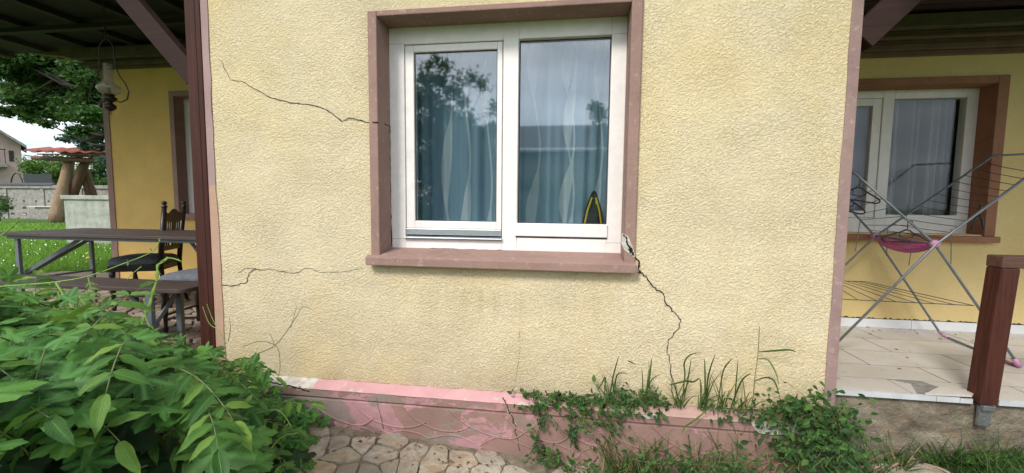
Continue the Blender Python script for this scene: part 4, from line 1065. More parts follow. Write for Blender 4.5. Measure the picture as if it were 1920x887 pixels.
def frame_from(n_, tip):
    n_ = np.array(n_, float); n_ /= np.linalg.norm(n_)+1e-9; tip = np.array(tip, float); y = tip-n_*tip.dot(n_)
    if np.linalg.norm(y) < 1e-4: y = np.cross(n_, [1, 0, .1])
    y /= np.linalg.norm(y); x = np.cross(y, n_); return np.stack([x, y, n_], 1)
def put(mb, tpl, pos, R, s, sx=1):
    V, F, UV = tpl; A = (V*np.array([s*sx, s, s])) @ R.T+np.array(pos); mb.add(A.tolist(), F, UV)
def pinnate(mb, stem, pos, dirn, length, npair, lsz, r, droop=.5, sc_first=1.0, up=(0, 0, 1)):
    d = Vector(dirn).normalized(); U = Vector(up); side = d.cross(U).normalized(); nrm = side.cross(d).normalized()
    P = []; p = Vector(pos); n = npair*2+2; cur = d.copy()
    pts = [p.copy()]; dirs = [cur.copy()]
    for i in range(n):
        cur = (cur+Vector((0, 0, -droop/n))+Vector((r.uniform(-.02, .02),)*3)).normalized(); p = p+cur*length/n; pts.append(p.copy()); dirs.append(cur.copy())
    stem.tube(pts, [.0020*(1-.5*i/len(pts)) for i in range(len(pts))], 5)
    for k in range(npair):
        i = 2+2*k
        if i >= len(pts): break
        c = dirs[i]; sd_ = c.cross(U).normalized(); nn = sd_.cross(c).normalized()
        for s in (-1, 1):
            tip = (c*.45+sd_*s+Vector((0, 0, -r.uniform(.0, .40)))).normalized(); nl = (nn*1.3+sd_*s*r.uniform(.0, .3)+Vector((r.uniform(-.25, .25), r.uniform(-.25, .25), 0))).normalized()
            put(mb, LFT, pts[i], frame_from(nl, tip), lsz*r.uniform(.8, 1.1)*(1-.10*abs(k-npair*.5)))
    put(mb, LFT, pts[-1], frame_from(nn, dirs[-1]+Vector((0, 0, -.3))), lsz*1.1)

# ---- foreground climber: mound that leans from the left edge towards the wall corner
def interp(x, xs_, ys_): return float(np.interp(x, xs_, ys_))
HROW = [(-2.3, [-3.4, -1.6, -1.1, -.95, -.85], [1.28, 1.22, 1.12, .8, 0]),
        (-1.9, [-3.4, -1.6, -.95, -.82, -.72], [1.32, 1.27, 1.12, .8, 0]),
        (-1.5, [-3.4, -1.51, -1.18, -.98, -.84, -.75, -.68], [1.34, 1.26, 1.18, 1.10, .98, .7, 0]),
        (-1.2, [-3.4, -2.02, -1.58, -1.31, -1.17, -1.05, -.97, -.90], [1.28, 1.19, 1.08, 1.00, .94, .80, .5, 0]),
        (-.8, [-3.5, -2.69, -2.39, -2.10, -1.75, -1.56, -1.42, -1.32, -1.24, -1.17], [1.18, 1.10, 1.03, .96, .87, .79, .70, .55, .33, 0]),
        (-.4, [-3.6, -2.99, -2.63, -2.18, -1.95, -1.79, -1.66, -1.50, -1.38, -1.30], [1.0, .90, .81, .69, .61, .56, .44, .26, .14, 0]),
        (-.1, [-3.87, -3.03, -2.51, -2.24, -2.06, -1.91, -1.66, -1.52, -1.44], [.80, .66, .55, .46, .42, .30, .18, .10, 0]),
        (0, [-4, -2.2, -1.7], [.55, .30, 0])]
def hm(x, y):
    rows = HROW
    for k in range(len(rows)-1):
        if y <= rows[k+1][0] or k == len(rows)-2: break
    (ya, xa, za), (yb, xb, zb) = rows[k], rows[k+1]; t = max(0, min(1, (y-ya)/(yb-ya)))
    z = interp(x, xa, za)*(1-t)+interp(x, xb, zb)*t
    if z < .03: return 0
    return max(0, z-.05-gz(x, y)+.035*math.sin(x*9+y*5)*math.cos(y*8))
def hn(x, y):
    e = .04; return np.array([-(hm(x+e, y)-hm(x-e, y))/(2*e), -(hm(x, y+e)-hm(x, y-e))/(2*e), 1.0])
r = random.Random(21)
hop = thing('hop_vine', 'dense dark green climber with toothed lobed leaves sprawling at the left corner of the house', 'vine', (-1.9, -.9, gz(-1.9, -.9)))
def visible(p, mg=120):
    d = Vector(p)-CAM; z = d.dot(CFW)
    if z < .12: return False
    px = 960+CF*d.dot(CR)/z; py = 443.5-CF*d.dot(CU)/z
    return -mg-60/z < px < 1920+mg and -mg < py < 887+mg+60/z
mh = MB(); md = MB(); ms_ = MB(); cnt = 0; tries = 0
while cnt < 1300 and tries < 40000:
    tries += 1
    x = r.uniform(-3.6, -.55); y = r.uniform(-2.1, .0); h = hm(x, y)
    if h <= .02: continue
    layer = r.random(); z0_ = gz(x, y)
    depth = r.random()**1.6*.30
    n_ = hn(x, y); n_ /= np.linalg.norm(n_)
    z = z0_+max(.02, h-.0)
    p = np.array([x, y, z])-n_*depth+np.array([0, 0, r.uniform(-.02, .05)])
    if not visible(p) or p[2] < z0_+.02: continue
    if (Vector(p)-CAM).length < .80: continue
    out_ = n_*.35+np.array([.10, -.28, 1.0])+rng.normal(0, .27, 3)
    tip = np.array([r.uniform(-.4, 1.0), r.uniform(-1, .2), r.uniform(-.8, .1)])
    s = r.uniform(.075, .145)*(1.0 if p[2] > .35 else .75)
    R = frame_from(out_, tip)
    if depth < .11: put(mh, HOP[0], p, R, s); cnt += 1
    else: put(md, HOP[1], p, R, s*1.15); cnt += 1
# vertical skirt of leaves on the near and right faces
for k in range(900):
    x = r.uniform(-3.2, -.6); y = r.uniform(-2.0, -.02); h = hm(x, y)
    if h < .1: continue
    z = gz(x, y)+r.uniform(0, h); p = (x+r.uniform(-.05, .05), y, z)
    if not visible(p) or (Vector(p)-CAM).length < .85: continue
    put(md, HOP[1], p, frame_from(np.array([.5, -.7, .6])+rng.normal(0, .35, 3), (r.uniform(-.5, .8), r.uniform(-.8, .2), -.8)), r.uniform(.09, .15))
# leaves creeping at the foot of the wall to the right of the mound
for k in range(330):
    t = r.random(); x = -1.95+.52*t*r.uniform(.6, 1.05)+.0; y = -.10-r.uniform(0, .75)*(1-.3*t)
    if x > -1.36-abs(y+.25)*-.10: continue
    hmx = max(.05, .34*(1-(x+1.95)/.62)); z = gz(x, y)+.03+r.uniform(.15, 1)*hmx
    put(mh, HOP[0], (x, y, z), frame_from(np.array([.25, -.55, .8])+rng.normal(0, .3, 3), (r.uniform(-.3, 1), r.uniform(-1, .1), -.5)), r.uniform(.05, .085))
# ragged top edge sprigs
for k in range(90):
    x = r.uniform(-3.2, -1.35); y = r.uniform(-1.4, -.15); h = hm(x, y)
    z = gz(x, y)+h+r.uniform(.02, .09)
    if not visible((x, y, z)): continue
    put(mh, HOP[0], (x, y, z), frame_from(np.array([0, -.5, 1])+rng.normal(0, .5, 3), rng.normal(0, 1, 3)), r.uniform(.05, .10))
obj('leaf', mh, M['hop'], hop, smooth=True)['kind'] = 'stuff'
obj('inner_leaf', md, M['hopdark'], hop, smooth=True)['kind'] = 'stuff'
def curve(pts, n=6):
    P = [Vector(p) for p in pts]; O = []
    for i in range(len(P)-1):
        p0, p1, p2, p3 = [P[max(0, min(len(P)-1, j))] for j in (i-1, i, i+1, i+2)]
        for k in range(n):
            t = k/n; O.append(.5*((2*p1)+(p2-p0)*t+(2*p0-5*p1+4*p2-p3)*t*t+(3*p1-p0-3*p2+p3)*t**3))
    O.append(P[-1]); return O
def shoot(mb, px, D, r0, r1, lf=None, lfs=.03, every=5, D2=None, seed=0):
    rr = random.Random(seed); n = len(px)
    P = curve([atD(x, y, D+(((D2 or D)-D)*i/(n-1))) for i, (x, y) in enumerate(px)])
    mb.tube(P, [r0+(r1-r0)*i/(len(P)-1) for i in range(len(P))], 7)
    if lf is not None:
        for i in range(every, len(P), every):
            for q in range(2): put(lf, OV, P[i], frame_from(rng.normal(0, 1, 3)+np.array([0, -1, .6]), rng.normal(0, 1, 3)), lfs*rr.uniform(.6, 1.2), .8)
    return P
sb = MB(); yl = MB()
P = shoot(sb, [(278, 720), (262, 640), (275, 585), (290, 540), (297, 498), (317, 484), (340, 490)], 1.75, .0048, .0018, yl, .022, 7)
# a second strand twisting round the first
tw = [p+Vector((.007*math.cos(i*.9), .0, .007*math.sin(i*.9))) for i, p in enumerate(P[:30])]; sb.tube(tw, .0030, 6)
shoot(sb, [(297, 640), (275, 600), (270, 560)], 1.72, .003, .002)
shoot(sb, [(155, 608), (135, 575), (112, 542), (105, 530)], 1.6, .004, .003, yl, .02, 5)
shoot(sb, [(-10, 538), (60, 533), (110, 528), (165, 518), (230, 495), (285, 472), (300, 450)], 1.65, .0026, .0014, yl, .02, 5)
shoot(sb, [(-10, 448), (15, 432), (38, 408)], 1.8, .0028, .0014, yl, .02, 4)
shoot(sb, [(265, 500), (250, 512), (238, 525)], 1.7, .0016, .001)
shoot(sb, [(312, 752), (350, 768), (395, 782), (440, 782), (480, 775), (515, 768), (532, 778), (546, 800)], 1.75, .0030, .0016, yl, .022, 8)
shoot(sb, [(490, 887), (500, 860), (515, 832), (535, 816), (558, 812)], 1.7, .0032, .0016, yl, .02, 9)
shoot(sb, [(424, 645), (410, 620), (392, 606), (380, 575)], 2.1, .002, .0012)
shoot(sb, [(405, 612), (395, 590), (388, 570)], 2.1, .0018, .001)
obj('shoot', sb, M['stem'], hop, smooth=True)
obj('young_leaf', yl, M['young'], hop, smooth=True)['kind'] = 'stuff'
s3 = MB(); l3 = MB()
shoot(s3, [(440, 690), (480, 665), (515, 648), (540, 618), (558, 590), (568, 575), (585, 580)], 2.32, .0030, .0012, l3, .022, 5, D2=2.38)
shoot(s3, [(455, 650), (490, 640), (520, 652), (525, 690), (520, 710)], 2.34, .0022, .0012, l3, .02, 6)
shoot(s3, [(428, 640), (432, 615), (430, 595)], 2.3, .002, .001)
shoot(s3, [(515, 648), (505, 625), (492, 628)], 2.34, .0016, .001)
shoot(s3, [(545, 615), (552, 590), (557, 572)], 2.36, .0016, .001, l3, .018, 4)
obj('climbing_stem', s3, M['stem3'], hop, smooth=True)
s2 = MB(); shoot(s2, [(315, 900), (345, 868), (375, 845), (398, 842), (408, 860), (405, 900)], 1.05, .0042, .0036)
shoot(s2, [(250, 880), (290, 868), (320, 852), (342, 845)], 1.05, .0030, .0014); shoot(s2, [(265, 900), (300, 875), (330, 850)], 1.05, .0028, .0014); shoot(s2, [(295, 900), (310, 870), (338, 852)], 1.06, .0020, .0012)
obj('cut_stem', s2, M['stem2'], hop, label='pale cut stem curling up', smooth=True)

wis = thing('wisteria', 'feathery climber with long paired leaflets growing over the lobed vine at the bottom left', 'vine', (-2.1, -1.3, gz(-2.1, -1.3)))
mw = MB(); st = MB(); n = 0; tries = 0
while n < 92 and tries < 6000:
    tries += 1; x = r.uniform(-3.2, -.85); y = r.uniform(-2.0, -.35); h = hm(x, y)
    if h < .25: continue
    p = Vector((x, y, gz(x, y)+h+r.uniform(.0, .07)))
    if not visible(p, 60) or (p-CAM).length < .68: continue
    nn = hn(x, y)
    d = Vector((r.uniform(-.35, 1.0), r.uniform(-1.0, .25), r.uniform(-.2, .16)))
    pinnate(mw, st, p, d, r.uniform(.16, .30), r.choice((3, 4, 4, 5)), r.uniform(.060, .088), r, r.uniform(.4, 1.0)); n += 1
for (a, b, D, ln) in (((85, 655), (45, 760), .95, .20), ((125, 745), (230, 810), .92, .20), ((-20, 740), (90, 745), .85, .22), ((240, 690), (320, 740), 1.1, .22), ((10, 640), (120, 600), 1.2, .26), ((210, 655), (60, 640), 1.15, .26), ((270, 830), (420, 820), 1.05, .24), ((60, 860), (10, 800), .82, .18)):
    p = atD(*a, D); q = atD(*b, D-.08); pinnate(mw, st, p, q-p, ln, 3, .082, r, .35, up=(-.1, -.55, .8))
obj('leaflet', mw, M['wist'], wis, smooth=True)['kind'] = 'stuff'
obj('leaf_stalk', st, M['stem3'], wis, smooth=True)['kind'] = 'stuff'; st = MB()
for k in range(26):
    a = Vector((r.uniform(-2.8, -1.2), r.uniform(-1.6, -.3), 0)); 
    h0 = hm(a.x, a.y); st.tube(curve([(a.x-.2, a.y, gz(a.x, a.y)), (a.x-.05, a.y-.05, h0*.6), (a.x, a.y, h0*.95)], 4), .004, 6)
obj('vine_stem', st, M['stem3'], wis, smooth=True)
ylw = MB(); sy_ = MB()
for (a, b, D) in (((115, 540), (95, 580), 1.6), ((75, 545), (20, 575), 1.55), ((140, 545), (170, 590), 1.6), ((165, 520), (175, 555), 1.65), ((10, 560), (-20, 590), 1.5), ((320, 740), (300, 720), 1.5)):
    p = atD(*a, D); q = atD(*b, D); pinnate(ylw, sy_, p, q-p, .10, 4, .038, r, .2, up=(0, -.6, .7))
obj('young_leaflet', ylw, M['young'], wis, smooth=True)['kind'] = 'stuff'; obj('young_stem', sy_, M['stem'], wis)

# ---- creepers along the plinth
def creeper(label, path, n, spread, size, seed, drape=0):
    rr = random.Random(seed); t = thing('creeper', label, 'creeping plant', path[0], None); P = curve(path, 10); lf = MB(); sm = MB()
    sm.tube(P, .0022, 5)
    for k in range(n):
        i = rr.randrange(len(P)); b = P[i]+Vector((rr.gauss(0, spread[0]), rr.gauss(0, spread[1])-.008, rr.gauss(0, spread[2])))
        if rr.random() < drape: b.z -= rr.random()**1.3*.28; b.y = min(b.y, -.085)
        if b.z < .36: b.y = min(b.y, -.082-rr.random()*.03)
        else: b.y = min(b.y, -.012)
        if rr.random() < .3: sm.tube([P[i], (P[i]+b)/2+Vector((0, -.015, .02)), b], .0012, 4)
        nrm = np.array([rr.gauss(0, .5), -.8, rr.gauss(.55, .4)]); put(lf, OV, b, frame_from(nrm, (rr.gauss(0, 1), -.2, rr.gauss(-.3, .8))), size*rr.choice((.6, .75, .9, 1.05, 1.3))*rr.uniform(.8, 1.2), rr.uniform(.85, 1.25))
    for k in range(max(2, n//45)):          # loose leading shoots
        q = P[rr.randrange(len(P))]; dx = rr.choice((-1, 1)); ln = rr.uniform(.07, .17)
        if q.z > .30: pts = [q, q+Vector((dx*ln*.4, -.03, rr.uniform(.0, .06))), q+Vector((dx*ln*.8, -.05, rr.uniform(-.04, .09)))]
        else: pts = [q, q+Vector((dx*ln*.5, -.05, .05)), q+Vector((dx*ln, -.09, rr.uniform(-.02, .08)))]
        cv = curve(pts, 5); sm.tube(cv, .0013, 4)
        for j in range(1, len(cv)):
            for sg in (-1, 1): put(lf, OV, cv[j], frame_from((rr.gauss(0, .4), -.8, .6), (sg*.5, -.1, sg*.8+rr.gauss(0, .3))), size*rr.uniform(.35, .7), 1.0)
    obj('leaf', lf, M['creep'], t, smooth=True)['kind'] = 'stuff'; obj('stem', sm, M['stem3'], t); return t
def W(px, py, Y): return tuple(atY(px, py, Y))
creeper('small leaved creeper lying along the plinth ledge left of the tall grass', [W(985, 742, -.03), W(1040, 746, -.04), W(1100, 750, -.05), W(1170, 755, -.04), W(1235, 760, -.03)], 330, (.04, .018, .022), .031, 3, .0)
creeper('thin trailing creeper hanging down the plinth below the ledge in two strands', [W(1003, 750, -.07), W(1015, 790, -.085), W(1008, 830, -.09), W(1045, 868, -.13)], 80, (.022, .01, .03), .032, 4)
creeper('ivy like trail hanging over the plinth beside the crack', [W(1075, 752, -.07), W(1070, 800, -.085), W(1080, 825, -.09)], 38, (.012, .01, .02), .034, 5)
creeper('leafy curtain of creeper spilling over the middle of the plinth', [W(1090, 755, -.06), W(1120, 790, -.09), W(1150, 800, -.09), W(1130, 840, -.10)], 85, (.045, .012, .05), .030, 6)
creeper('upright sprigs of creeper above the ledge below the wall crack', [W(1150, 742, -.03), W(1165, 728, -.03), W(1180, 745, -.03), W(1215, 735, -.02), W(1232, 750, -.02)], 60, (.018, .01, .02), .030, 7)
creeper('sparse creeper on the broken ledge between the grasses and the right corner', [W(1330, 765, -.05), W(1400, 772, -.06), W(1460, 770, -.05)], 110, (.05, .02, .025), .030, 8, .2)
big = creeper('dense bushy creeper covering the right end of the plinth', [W(1455, 775, -.08), W(1500, 768, -.09), W(1545, 772, -.10), W(1570, 800, -.12), W(1540, 840, -.16), W(1480, 850, -.16), W(1560, 870, -.2), W(1600, 850, -.15)], 900, (.065, .045, .058), .036, 9)
creeper('low leafy weeds at the foot of the plinth right of centre', [W(1180, 860, -.16), W(1260, 872, -.2), W(1340, 868, -.2), W(1420, 868, -.2)], 130, (.07, .05, .040), .034, 10)
creeper('little weed patch on the paving left of the grasses', [W(1020, 848, -.12), W(1060, 868, -.16), W(1110, 875, -.2)], 90, (.04, .03, .02), .030, 11)

# ---- litter: dry leaf scraps on the paving, the ledge and the porch tiles
def litter(name, label, spots, seed):
    rr_ = random.Random(seed); a = MB()
    for (x0, x1, y0, y1, zf_, n_) in spots:
        for k in range(n_):
            x, y = rr_.uniform(x0, x1), rr_.uniform(y0, y1); th = rr_.uniform(0, 6.28); s_ = rr_.uniform(.005, .016); c, d = math.cos(th)*s_, math.sin(th)*s_; z = zf_(x, y)
            a.add([(x-c, y-d, z), (x+d*.4, y-c*.4, z+s_*.4), (x+c, y+d, z+.002), (x-d*.4, y+c*.4, z+s_*.25)], [(0, 1, 2, 3)])
    return tag(obj(name, a, M['dead'], None, kind='stuff'), label, 'litter')
M['dead'] = leaf_mat('dead leaf scrap', (.07, .045, .025), (.14, .09, .045), (.24, .17, .09), vein=0)
litter('leaf_litter', 'brown leaf scraps scattered on the stone paving by the plinth', [(-1.6, 1.4, -.34, -.09, lambda x, y: gz(x, y)+.026, 230)], 1)
litter('floor_litter', 'small brown debris scattered over the tiled right porch floor', [(1.5, 3.2, .15, 1.36, lambda x, y: FR+.002, 22), (1.5, 3.4, 1.2, 1.365, lambda x, y: FR+.002, 50)], 2)
# ---- grasses
def blade(mb, base, d, ln, w_, bend, rr, fold=None):
    d = Vector(d).normalized(); p = Vector(base); n = 9; V = []; side = d.cross(Vector((0, -1, .2))); side = side.normalized() if side.length > .05 else Vector((1, 0, 0))
    az = Vector((d.x, d.y, 0)); az = az.normalized() if az.length > .01 else Vector((1, 0, 0)); cur = d.copy(); pts = []
    for i in range(n+1):
        t = i/n; pts.append(p.copy()); k = bend*(.3+1.6*t)
        if fold and i == fold: k += 9*bend
        cur = (cur+(az*.6+Vector((0, 0, -1)))*k/n).normalized(); p = p+cur*ln/n
    for i, q in enumerate(pts):
        ww = w_*(1-(i/n)**1.6)*.5+.0003; V += [q-side*ww, q+side*ww]
    mb.add(V, [(2*i, 2*i+1, 2*i+3, 2*i+2) for i in range(n)])
def tuft(label, base, blades, seed, group, dry=.06):
    rr = random.Random(seed); t = thing('grass_tuft', label, 'grass', base, group); a = MB(); b = MB()
    for (n_, ln, lean, bend) in blades:
        for k in range(n_):
            th = rr.uniform(0, 2*PI); q = Vector(base)+Vector((rr.gauss(0, .018), rr.gauss(0, .010), 0))
            d = Vector((math.cos(th)*lean*rr.uniform(.2, 1), math.sin(th)*lean*.5-.10, 1))
            blade(b if rr.random() < dry else a, q, d, ln*rr.uniform(.6, 1.1), rr.uniform(.0035, .008), bend*rr.uniform(.3, 1.4), rr, rr.choice((None, None, 5, 6)))
    obj('blade', a, M['blade'], t)['kind'] = 'stuff'
    if b.f: obj('dry_blade', b, M['dry'], t)['kind'] = 'stuff'
    return t
GL = 'grass tufts rooted along the plinth ledge'; GF = 'grass tufts at the foot of the plinth'
tuft('slender grass with few blades on the ledge, leftmost of those on the wall', W(1140, 752, -.03), [(5, .24, .25, .35), (3, .15, .6, .6)], 1, GL)
tuft('two bladed upright grass on the ledge left of the long wall crack', W(1208, 752, -.03), [(3, .26, .12, .2), (4, .12, .6, .7)], 2, GL)
tuft('dense spreading grass tuft on the ledge right of the long wall crack', W(1272, 765, -.035), [(6, .34, .4, .5), (7, .19, .9, .8)], 3, GL)
tuft('tallest bushy grass tuft in the middle of the ledge', W(1318, 768, -.035), [(8, .36, .5, .45), (8, .22, 1.0, .8)], 4, GL)
tuft('arching grass tuft on the ledge left of the tall single stalk', W(1352, 770, -.035), [(5, .34, .5, .5), (5, .2, 1., .8)], 5, GL)
tuft('short grass at the root of the tall single stalk', W(1392, 772, -.035), [(4, .26, .5, .5), (5, .18, 1., .8)], 6, GL)
tall = thing('grass_stalk', 'tall single grass stalk with three arching leaves near the right end of the wall', 'grass', W(1405, 772, -.03))
a = MB(); P = [atY(x, y, Y_) for x, y, Y_ in ((1405, 772, -.03), (1412, 745, -.03), (1415, 710, -.03), (1421, 665, -.03), (1424, 612, -.03))]; a.tube(curve(P, 4), [.0022]*8+[.0016]*9, 5)
obj('stalk', a, M['stem3'], tall)
a = MB()
def pblade(mb, px, Y0, w_):
    w_ *= 1.45
    P = curve([atY(x, y, Y0+(-.03*i)) for i, (x, y) in enumerate(px)], 4); n = len(P); V = []
    for i, q in enumerate(P):
        d = P[min(i+1, n-1)]-P[max(0, i-1)]; s = Vector((-d.z, 0, d.x)).normalized()*w_*.5*(math.sin(PI*min(1, (i+1)/(n+.2)))**.6); V += [q-s, q+s]
    mb.add(V, [(2*i, 2*i+1, 2*i+3, 2*i+2) for i in range(n-1)])
pblade(a, [(1421, 660), (1450, 658), (1480, 656), (1492, 660)], -.03, .007)
pblade(a, [(1420, 673), (1440, 675), (1455, 700), (1460, 722)], -.03, .006)
pblade(a, [(1415, 715), (1435, 708), (1452, 715), (1463, 748)], -.03, .006)
obj('blade', a, M['blade'], tall)
extra = thing('grass_tuft', 'long thin arching grass blades reaching above the dense tuft on the ledge', 'grass', W(1290, 768, -.03), GL)
a = MB()
pblade(a, [(1278, 760), (1284, 705), (1283, 680), (1295, 665), (1315, 661)], -.03, .006); pblade(a, [(1322, 765), (1322, 710), (1321, 672)], -.03, .006)
pblade(a, [(1325, 762), (1326, 720), (1332, 690), (1341, 665)], -.03, .006); pblade(a, [(1345, 765), (1355, 700), (1366, 680), (1374, 672)], -.03, .005)
pblade(a, [(1376, 765), (1380, 720), (1384, 675)], -.03, .005); pblade(a, [(1255, 722), (1285, 715), (1300, 716), (1312, 708)], -.04, .008)
pblade(a, [(1280, 760), (1290, 710), (1296, 672)], -.03, .005); pblade(a, [(1370, 765), (1390, 715), (1408, 700)], -.03, .007); pblade(a, [(1325, 770), (1300, 790), (1285, 800), (1278, 815)], -.09, .008)
obj('blade', a, M['blade'], extra)
e2 = thing('grass_tuft', 'thin upright blades with drooping tips at the left of the ledge grasses', 'grass', W(1140, 750, -.03), GL)
a = MB(); pblade(a, [(1143, 745), (1150, 705), (1160, 668)], -.03, .006); pblade(a, [(1133, 745), (1135, 708), (1128, 720), (1120, 732)], -.03, .006); pblade(a, [(1152, 740), (1157, 703), (1175, 700)], -.03, .005); pblade(a, [(1212, 740), (1218, 705), (1222, 672)], -.03, .007); pblade(a, [(1212, 735), (1222, 712), (1238, 702)], -.03, .004); pblade(a, [(1177, 676), (1185, 680), (1192, 684)], -.03, .005)
obj('blade', a, M['blade'], e2)
for i_, (x_, n_b) in enumerate(((1130, 3), (1215, 4), (1265, 5), (1335, 5), (1410, 4), (1450, 4))):
    b = atY(x_, 872, -.15); b.z = gz(b.x, b.y)
    tuft(['wispy grass blades by the trailing creeper at the plinth foot', 'wispy grass blades between the first two thick clumps', 'wispy reddish grass blades leaning on the plinth', 'wispy grass blades crossing in front of the plinth below the tall stalk', 'wispy grass blades left of the bushy corner creeper', 'wispy grass blades poking from the bushy corner creeper'][i_], b, [(n_b*2, .34, .7, .35), (4, .2, 1.3, .7)], 90+i_, GF, .25)
fx = [(1160, 868, 'spiky dark grass clump at the foot of the plinth, leftmost of its row'), (1190, 866, 'thick grass clump at the foot of the plinth under the hanging creeper'), (1235, 872, 'grass clump with long purple grey blades at the foot of the plinth'), (1300, 876, 'wide grass clump at the foot of the plinth below the tallest ledge tuft'), (1375, 872, 'thin grass clump at the foot of the plinth near the bushy creeper')]
for i, (x, y, lb) in enumerate(fx):
    b = atY(x, y, -.12-.01*i); b.z = gz(b.x, b.y)+.0
    tuft(lb, b, [(26, .36, .8, .5), (16, .2, 1.3, .8)], 30+i, GF, .15)
for i, (x, y, lb) in enumerate(((1640, 850, 'brownish grass tuft beside the right end of the plinth'), (1600, 830, 'thin grass tuft between the plinth corner and the porch foundation'), (1690, 832, 'arching grass against the concrete porch foundation'), (1870, 800, 'dark upright grass under the steel post bracket'))):
    b = atY(x, y, -.10 if i < 2 else -.06); b.z = gz(b.x, b.y)-.01
    tuft(lb, b, [(14, .30, .8, .5), (16, .16, 1.2, .8)], 50+i, None, .2)
# turf at right foot of the porch
a = MB(); rr = random.Random(77); k = 0
while k < 5200:
    x = rr.uniform(1.5, 3.6); y = .03-rr.random()**1.5*1.0
    if x < 1.93-y*.25 and (y < -.03 or rr.random() < .75): continue
    dn = .5+.5*mnoise.noise(Vector((x*3, y*3, 0)))
    if rr.random() > dn+.35: continue
    blade(a, (x, y, gz(x, y)-.02), (rr.gauss(0, .5), rr.gauss(-.1, .4), 1), rr.uniform(.10, .27)*(.7+.6*dn), rr.uniform(.004, .008), rr.uniform(.2, .9), rr); k += 1
o = obj('turf', a, M['blade'], None, kind='stuff'); tag(o, 'rough unmown grass at the foot of the right porch', 'grass')
m = MB(); V = []; F = []; nx, ny = 30, 12
for i in range(nx+1):
    for j in range(ny+1):
        x = 1.40+i*3.4/nx; y = -1.4+j*1.44/ny; V.append((x, y, gz(x, y)-.004+.008*math.sin(x*17+y*13)))
for i in range(nx):
    for j in range(ny): F.append((i*(ny+1)+j, (i+1)*(ny+1)+j, (i+1)*(ny+1)+j+1, i*(ny+1)+j+1))
m.add(V, F); obj('soil', m, M['soil'], kind='structure', smooth=True)
# broad leaved weeds
def rosette(label, base, n, ln, seed, name='dock_plant', cat='weed'):
    rr = random.Random(seed); t = thing(name, label, cat, base); a = MB()
    for k in range(n):
        th = 2*PI*k/n+rr.uniform(-.3, .3); d = Vector((math.cos(th), math.sin(th)*.8-.2, rr.uniform(.4, 1.2)))
        put(a, LFT2, Vector(base)+Vector((0, 0, .01)), frame_from(np.array([-d.x*.6, -d.y*.6-.3, 1]), d), ln*rr.uniform(.7, 1.1), .8)
    obj('leaf', a, M['wist'], t, smooth=True); return t
b = atZ(1845, 880, gz(2.2, -.3)); rosette('broad leaved dock plant in the rough grass at the bottom right', b, 7, .20, 5)
b = atZ(1765, 850, gz(2, -.2)); rosette('small broad leaved weed at the edge of the paving on the right', b, 6, .10, 6)
b = atZ(1630, 815, gz(1.7, -.1)); rosette('pale leafy weed by the foundation just right of the plinth corner', b, 8, .09, 8)
b = atZ(1905, 850, gz(2.4, -.2)); rosette('leafy weed at the far right edge of the rough grass', b, 7, .12, 9)
# a few loose stones and litter on the paving
for i, (x, y, s, lb) in enumerate(((1245, 878, .05, 'pale loose stone lying at the foot of the plinth among the grasses'),)):
    p = atZ(x, y, gz(.4, -.3)+.02); m = MB(); m.lathe([(.001, -.012), (s*.8, -.01), (s, .006), (s*.7, .022), (.001, .028)], p+Vector((0, 0, .02)), 9); tag(obj('loose_stone', m, M['cement']), lb, 'stone')

# ================================================================== GARDEN BEYOND THE LEFT PORCH
# lawn
a = MB(); rr = random.Random(5); k = 0
while k < 15000:
    py = rr.uniform(405, 530); px = rr.uniform(-30, 235); p = atZ(px, py, .40)
    if p.y > 13 or (p.x > -7.7 and p.y < YL+.6): continue
    p.z = gz(p.x, p.y)-.03; D = (p-CAM).length; hgt = rr.uniform(.05, .13)*(1 if D < 10 else 1.3)
    dx = rr.gauss(0, .04); q = p+Vector((dx, rr.gauss(0, .04), hgt)); w2 = .004*D/6
    s = Vector((w2, w2*.8, 0)); a.add([p-s, p+s, q], [(0, 1, 2)]); k += 1
o = obj('lawn_grass', a, M['lawn'], None, kind='stuff'); tag(o, 'bright lawn grass behind the left porch', 'grass')
a = MB(); k = 0
while k < 60:
    py = rr.uniform(440, 522); px = rr.uniform(-10, 225); p = atZ(px, py, .47)
    if p.x > -7.7 and p.y < YL+.6: continue
    p.z = gz(p.x, p.y)+.09; s = rr.uniform(.009, .016)
    a.add([p+Vector((s*math.cos(t), s*math.sin(t)*.6, s*.6*math.sin(t))) for t in [2*PI*j/6 for j in range(6)]], [tuple(range(6))]); k += 1
o = obj('daisies', a, M['petal'], None, kind='stuff'); tag(o, 'white daisies scattered over the lawn', 'flowers')
for i, (px, py) in enumerate(((166, 486), (60, 507), (163, 478))):
    p = atZ(px, py, .5); p.z = gz(p.x, p.y)+.12; fl = thing('dandelion', ['large yellow dandelion in the lawn under the table', 'low yellow dandelion in the lawn near the left frame edge', 'small yellow dandelion just behind the large one'][i], 'flower', p)
    m = MB(); s = (.035, .018, .02)[i]; m.lathe([(.002, -.005), (s, .0), (s*.9, .012), (.002, .02)], p, 10); obj('flower_head', m, M['petal_y'], fl)
    m = MB(); m.tube([p-Vector((0, 0, .15)), p], .003, 5); obj('stem', m, M['stem'], fl)
# rendered block
p0 = atZ(146, 460, .40); Yb = p0.y
c0 = atY(119, 366, Yb); c1 = atY(200, 364, Yb); 
m = MB(); m.box(c0.x, c1.x+1.2, Yb, Yb+.22, .3, c0.z-.10); blk = thing('garden_wall', 'low pale grey rendered wall block with a flat cap between the lawn and the log shelter', 'wall', (c0.x, Yb, .4)); obj('wall_body', m, M['conc_pale'], blk)
m = MB(); m.box(c0.x-.05, c1.x+1.25, Yb-.04, Yb+.27, c0.z-.098, c0.z); obj('cap', m, M['conc_pale'], blk, bevel=.01)
